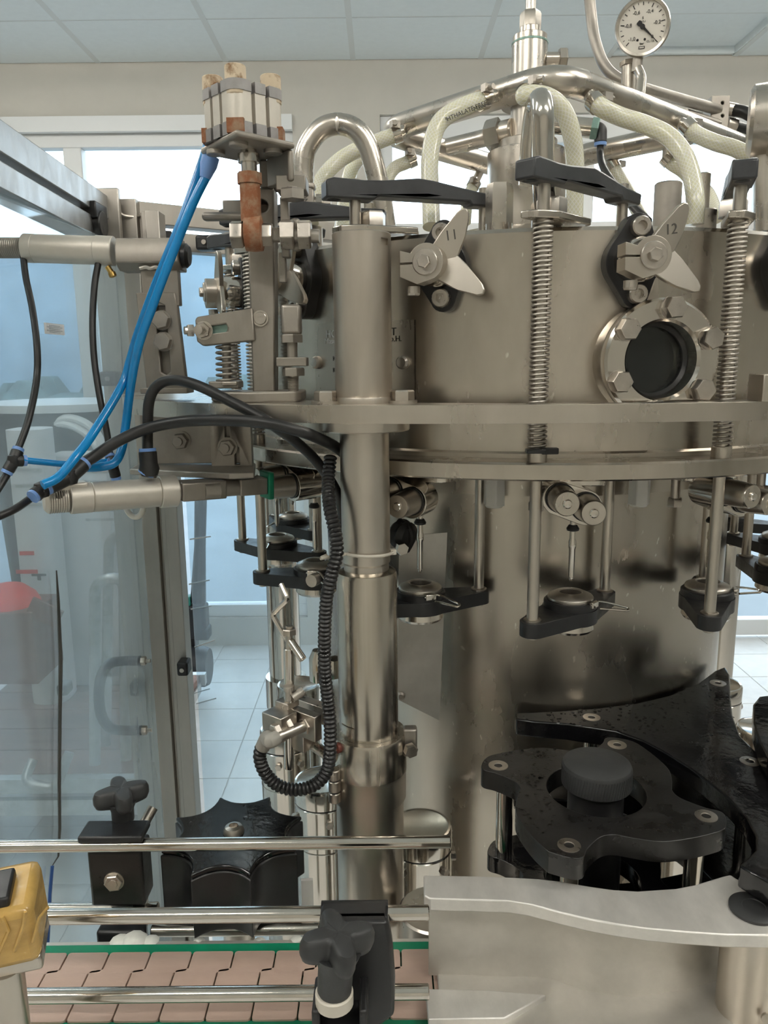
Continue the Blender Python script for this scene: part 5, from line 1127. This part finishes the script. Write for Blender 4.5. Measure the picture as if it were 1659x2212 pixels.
# water drops
wd = MB(); bm_ = [Vector((*p, 0)) for p in go_[:8]]
from mathutils.geometry import intersect_point_tri_2d
tris = tessellate_polygon([[Vector((*p, 0)) for p in go_]])
tr2 = tessellate_polygon([[Vector((*p, 0)) for p in so]])
cnt = 0
def inside(p, T, P): return any(intersect_point_tri_2d(p, Vector(P[a]), Vector(P[b]), Vector(P[c])) for a, b, c in T)
while cnt < 420:
    if random.random() < .72:
        t = random.uniform(-16, 42); p = ring(t, random.uniform(.288, .40)); ok = inside(Vector(p[:2]), tris, go_)
    else:
        a = random.uniform(100, 230); r = random.uniform(.05, .11); p = Vector((SX+r*math.cos(R(a)), SY+r*math.sin(R(a)), 0)); ok = inside(Vector(p[:2]), tr2, so) and r > .049
    if not ok: continue
    s = random.choice((.0008, .0011, .0015, .0020)); wd.lathe((p.x, p.y, ZS-.0001), (0, 0, 1), [(s, 0), (s*.85, s*.35), (s*.4, s*.6), (.00001, s*.62)], 7, cap=False); cnt += 1
wd.build('water_drops', 'drop', label='water drops on the black starwheel plates', cat='water drops', kind='stuff')
# ================================================================== ALUMINIUM INFEED GUIDE
ZG = 1.55-.431
ig = thing('infeed_guide', 'worn aluminium infeed guide with curved wall and flat top', 'bottle guide', (.15, .55, ZK-.03))
tpx = [(915, 1890), (1020, 1892), (1110, 1895), (1165, 1898), (1210, 1903), (1280, 1915), (1330, 1922), (1380, 1925), (1455, 1920), (1500, 1911), (1530, 1902), (1560, 1893), (1578, 1889), (1590, 1897), (1640, 1922), (1720, 1965), (1800, 2000), (1800, 2035), (1659, 2020), (1570, 2019), (1480, 2013), (1400, 2006), (1330, 1996), (1270, 1985), (1200, 1968), (1140, 1952), (1100, 1946), (1000, 1943), (928, 1941), (916, 1934)]
MB().prism(outline(tpx, ZG), ZG-.0115, ZG).build('top_plate', 'guide', ig, .0016)
bpx = [(926, 2124), (1050, 2128), (1180, 2134), (1225, 2148), (1280, 2164), (1350, 2172), (1430, 2167), (1500, 2152), (1555, 2135)]
fw = [ph(x, y, ZK-.002) for x, y in bpx]; bw = [Vector((v.x, v.y+.004, 0)) for v in fw]
MB().prism([(v.x, v.y) for v in spl(fw, 4)]+[(v.x, v.y) for v in reversed(spl(bw, 4))], ZK+.006, ZG-.011).build('curved_wall', 'alu', ig, .0008)
q = ph(1570, 2135, ZK-.01); cxp = px(1608, 2120, .545)
MB().cyl((cxp.x, .545, ZK+.006), (cxp.x, .545, ZG-.0112), .0205, n=40).build('post', 'steel', ig)
MB().lathe((px(1665, 2090, .525).x, .522, ZK+.02), (-.2, -1, 0), [(.0055, 0), (.0055, .002), (.002, .003)], 14).build('post_screw', 'bolt', ig)
q = ph(1628, 1965, ZG); MB().lathe(q, (0, 0, 1), [(.0185, -.001), (.0185, .0022), (.016, .0034), (.009, .0034), (.0085, .0028), (0, .0028)], 40).build('black_plug', 'knob', ig)
MB().box((.262, .535, ZK+.0035), (.44, .19, .008)).build('base_plate', 'alu', ig, .001)
MB().prism(outline([(918, 2135), (1060, 2138), (1180, 2148), (1090, 2200), (925, 2202)], ZK+.013), ZK+.006, ZK+.013).build('bottom_lip', 'guide', ig, .0012)
q = ph(938, 1962, ZK-.015); MB().lathe((q.x, q.y, ZK-.06), (0, 0, 1), [(.036, 0), (.036, .043), (.034, .045), (0, .045)], 40).build('transfer_disc', 'steel', label='small round steel disc tucked behind the aluminium guide end', cat='disc')
q = px(1655, 850, .69); MB().box((q.x+.012, .705, ZP1+.012), (.03, .03, .024)).build('angle_block', 'steel', bev=.001, label='small steel block on the plate past the sight glass', cat='block')
# ================================================================== TAPED SENSOR AT THE CONVEYOR
ts_ = thing('taped_sensor', 'sensor head wrapped in brown packing tape on a steel post', 'sensor', tuple(px(20, 2200, .47)))
f = frame(px(36, 1972, .475), (.96, .28, 0), z=(0, -.12, 1))
MB(f).box((-.012, .0, 0), (.056, .05, .046)).build('tape_wrap', 'tapey', ts_, .006)
MB(f).box((-.018, -.004, .026), (.040, .03, .008)).build('sensor_top', 'black', ts_, .002)
for k in range(5): MB(f).tube([Vector((-.035+.012*k, -.0255, -.020+.004*k)), Vector((-.02+.01*k, -.0262, .004+.003*k)), Vector((-.030+.014*k, -.0255, .022))], .0012, 5).build('tape_crease', 'tapey', ts_)
MB(f).box((.0, .0, -.028), (.03, .04, .012)).build('steel_clip', 'steel', ts_, .002)
q = px(12, 2090, .465); MB().cyl((q.x, .465, .85), (q.x, .465, q.z), .0115, n=24).build('post', 'steel', ts_)
# ================================================================== THINGS BEHIND THE GUARD
tr = thing('platform_trolley', 'flat platform trolley with weathered wooden deck and steel tubes', 'trolley', (-1.0, 2.5, 0))
for i in range(5): MB().box((-1.09, 2.20+i*.148, .335), (.72, .142, .03)).build('plank', 'wood', tr, .003)
for y in (2.11, 2.88): MB().box((-1.09, y, .3265), (.76, .03, .045)).build('edge_rail', 'zinc', tr)
for x in (-1.44, -.74): MB().box((x, 2.49, .30), (.03, .74, .04)).build('side_rail', 'zinc', tr)
MB().box((-1.09, 2.10, .26), (.76, .02, .05)).build('lower_rail', 'zinc', tr)
MB().tube(fillet([px(205, 1650, 2.08), px(205, 1255, 2.12), px(268, 1245, 2.12), px(272, 1640, 2.08)], .06, 6), .016, 12).build('push_handle', 'zinc', tr)
MB().tube(fillet([px(228, 1640, 2.3), px(235, 1160, 2.35), px(290, 1150, 2.35)], .06, 6), .016, 12).build('push_handle', 'zinc', tr)
MB().tube(fillet([px(72, 1640, 2.09), px(50, 1690, 2.05), px(120, 1705, 2.05), px(150, 1625, 2.09)], .03, 6), .014, 12).build('foot_loop', 'zinc', tr)
for x in (-1.35, -.82):
    for y in (2.2, 2.8): MB().cyl((x-.02, y, .09), (x+.02, y, .09), .09, n=24).box((x, y, .2), (.03, .05, .2)).build('wheel', 'tubblk', tr)
cb = thing('white_carton', 'tall white printed carton standing on the trolley', 'carton', (-1.13, 2.75, .35))
A = px(92, 985, 2.77); B = px(262, 1420, 2.77)
MB().box(((A.x+B.x)/2, 2.85, (.35+A.z)/2), (B.x-A.x, .16, A.z-.35)).build('box', 'paper', cb, .004)
for i in range(6): MB().box((A.x+.20, 2.7695, A.z-.06-.035*i), (.10+.03*(i % 2), .001, .009)).build('print_line', 'zinc', cb)
bg_ = thing('white_sack', 'white printed sack with red lettering bars on the trolley', 'sack', (-1.3, 2.6, .35))
A = px(18, 930, 2.6); B = px(112, 1440, 2.6)
MB().prism(rrect(B.x-A.x+.06, .16, .05, 5, (A.x+B.x)/2, 2.682), .35, A.z).build('bag', 'paper', bg_, .03)
for y, w_ in ((1195, .05), (1235, .075)): q = px(58, y, 2.595); MB().box(q, (w_, .002, .014)).build('red_print', 'red', bg_)
for y in (1015, 1050, 1090): q = px(62, y, 2.595); MB().box(q, (.09, .002, .010)).build('grey_print', 'zinc', bg_)
q = px(84, 1242, 2.595); MB().box(q, (.05, .002, .008)).box(q+Vector((.0, 0, -.01)), (.012, .002, .018)).build('tool_print', 'ink', bg_)
cbx = thing('cardboard_box', 'brown cardboard box on the trolley under the red cloth', 'box', tuple(px(40, 1470, 2.3)))
A = px(-30, 1318, 2.3); B = px(92, 1470, 2.3); MB().box(((A.x+B.x)/2, 2.37, (A.z+B.z)/2), (B.x-A.x, .2, A.z-B.z)).build('box', 'card', cbx, .004); MB().box((B.x+.035, 2.285, A.z-.005), (.10, .01, .06), m=Matrix.Rotation(.5, 3, 'Y')).build('flap', 'card', cbx)
q = px(20, 1318, 2.37); MB().lathe(Vector((q.x, q.y, A.z-.003)), (0, 0, 1), [(.10, 0), (.085, .03), (.05, .06), (.02, .068), (0, .07)], 14).build('red_cloth', 'red', label='crumpled red cloth lying on the cardboard box', cat='cloth')
q = px(110, 1000, 3.1)
tb_ = thing('dark_tub', 'dark round tub with white rim and hose coils behind the guard', 'tub', (q.x, 3.1, 0))
zr_ = px(110, 872, 3.1).z
MB().lathe((q.x, 3.25, 0), (0, 0, 1), [(.22, 0), (.29, zr_-.02)], 40).build('body', 'tubblk', tb_); MB().lathe((q.x, 3.25, zr_-.03), (0, 0, 1), [(.30, 0), (.305, .03), (.28, .035)], 40).build('rim', 'white', tb_)
for k in range(2): MB().tube(spl([px(75+22*k, 1000, 2.99), px(85+25*k, 945-18*k, 2.99), px(130+18*k, 915-12*k, 2.99), px(190+14*k, 940-10*k, 2.99), px(235+8*k, 1010, 2.99)], 6), .016, 10).build('hose_coil', 'white', tb_)
pt = thing('pallet_truck', 'black hand pallet truck parked by the window', 'pallet truck', tuple(px(425, 1470, 3.45)))
def pt_(x, y): return px(x, y, 3.45)
MB().tube([pt_(434, 1060), pt_(432, 1180), pt_(428, 1300)], [.028, .026, .036], 10).build('handle', 'tubblk', pt)
MB().lathe(pt_(425, 1440)+Vector((-.05, 0, 0)), (1, 0, 0), [(.085, 0), (.095, .02), (.095, .09), (.085, .11)], 28).build('steer_wheel', 'tubblk', pt)
MB().box(pt_(428, 1340), (.09, .08, .16)).box(pt_(438, 1365), (.07, .08, .06)).build('pump_body', 'tubblk', pt, .01); MB().box(pt_(400, 1298), (.06, .06, .05)).build('cap', 'teal', pt, .008)
MB().box(pt_(406, 1360)+Vector((0, .05, 0)), (.06, .05, .28)).build('mast', 'tubblk', pt, .006)
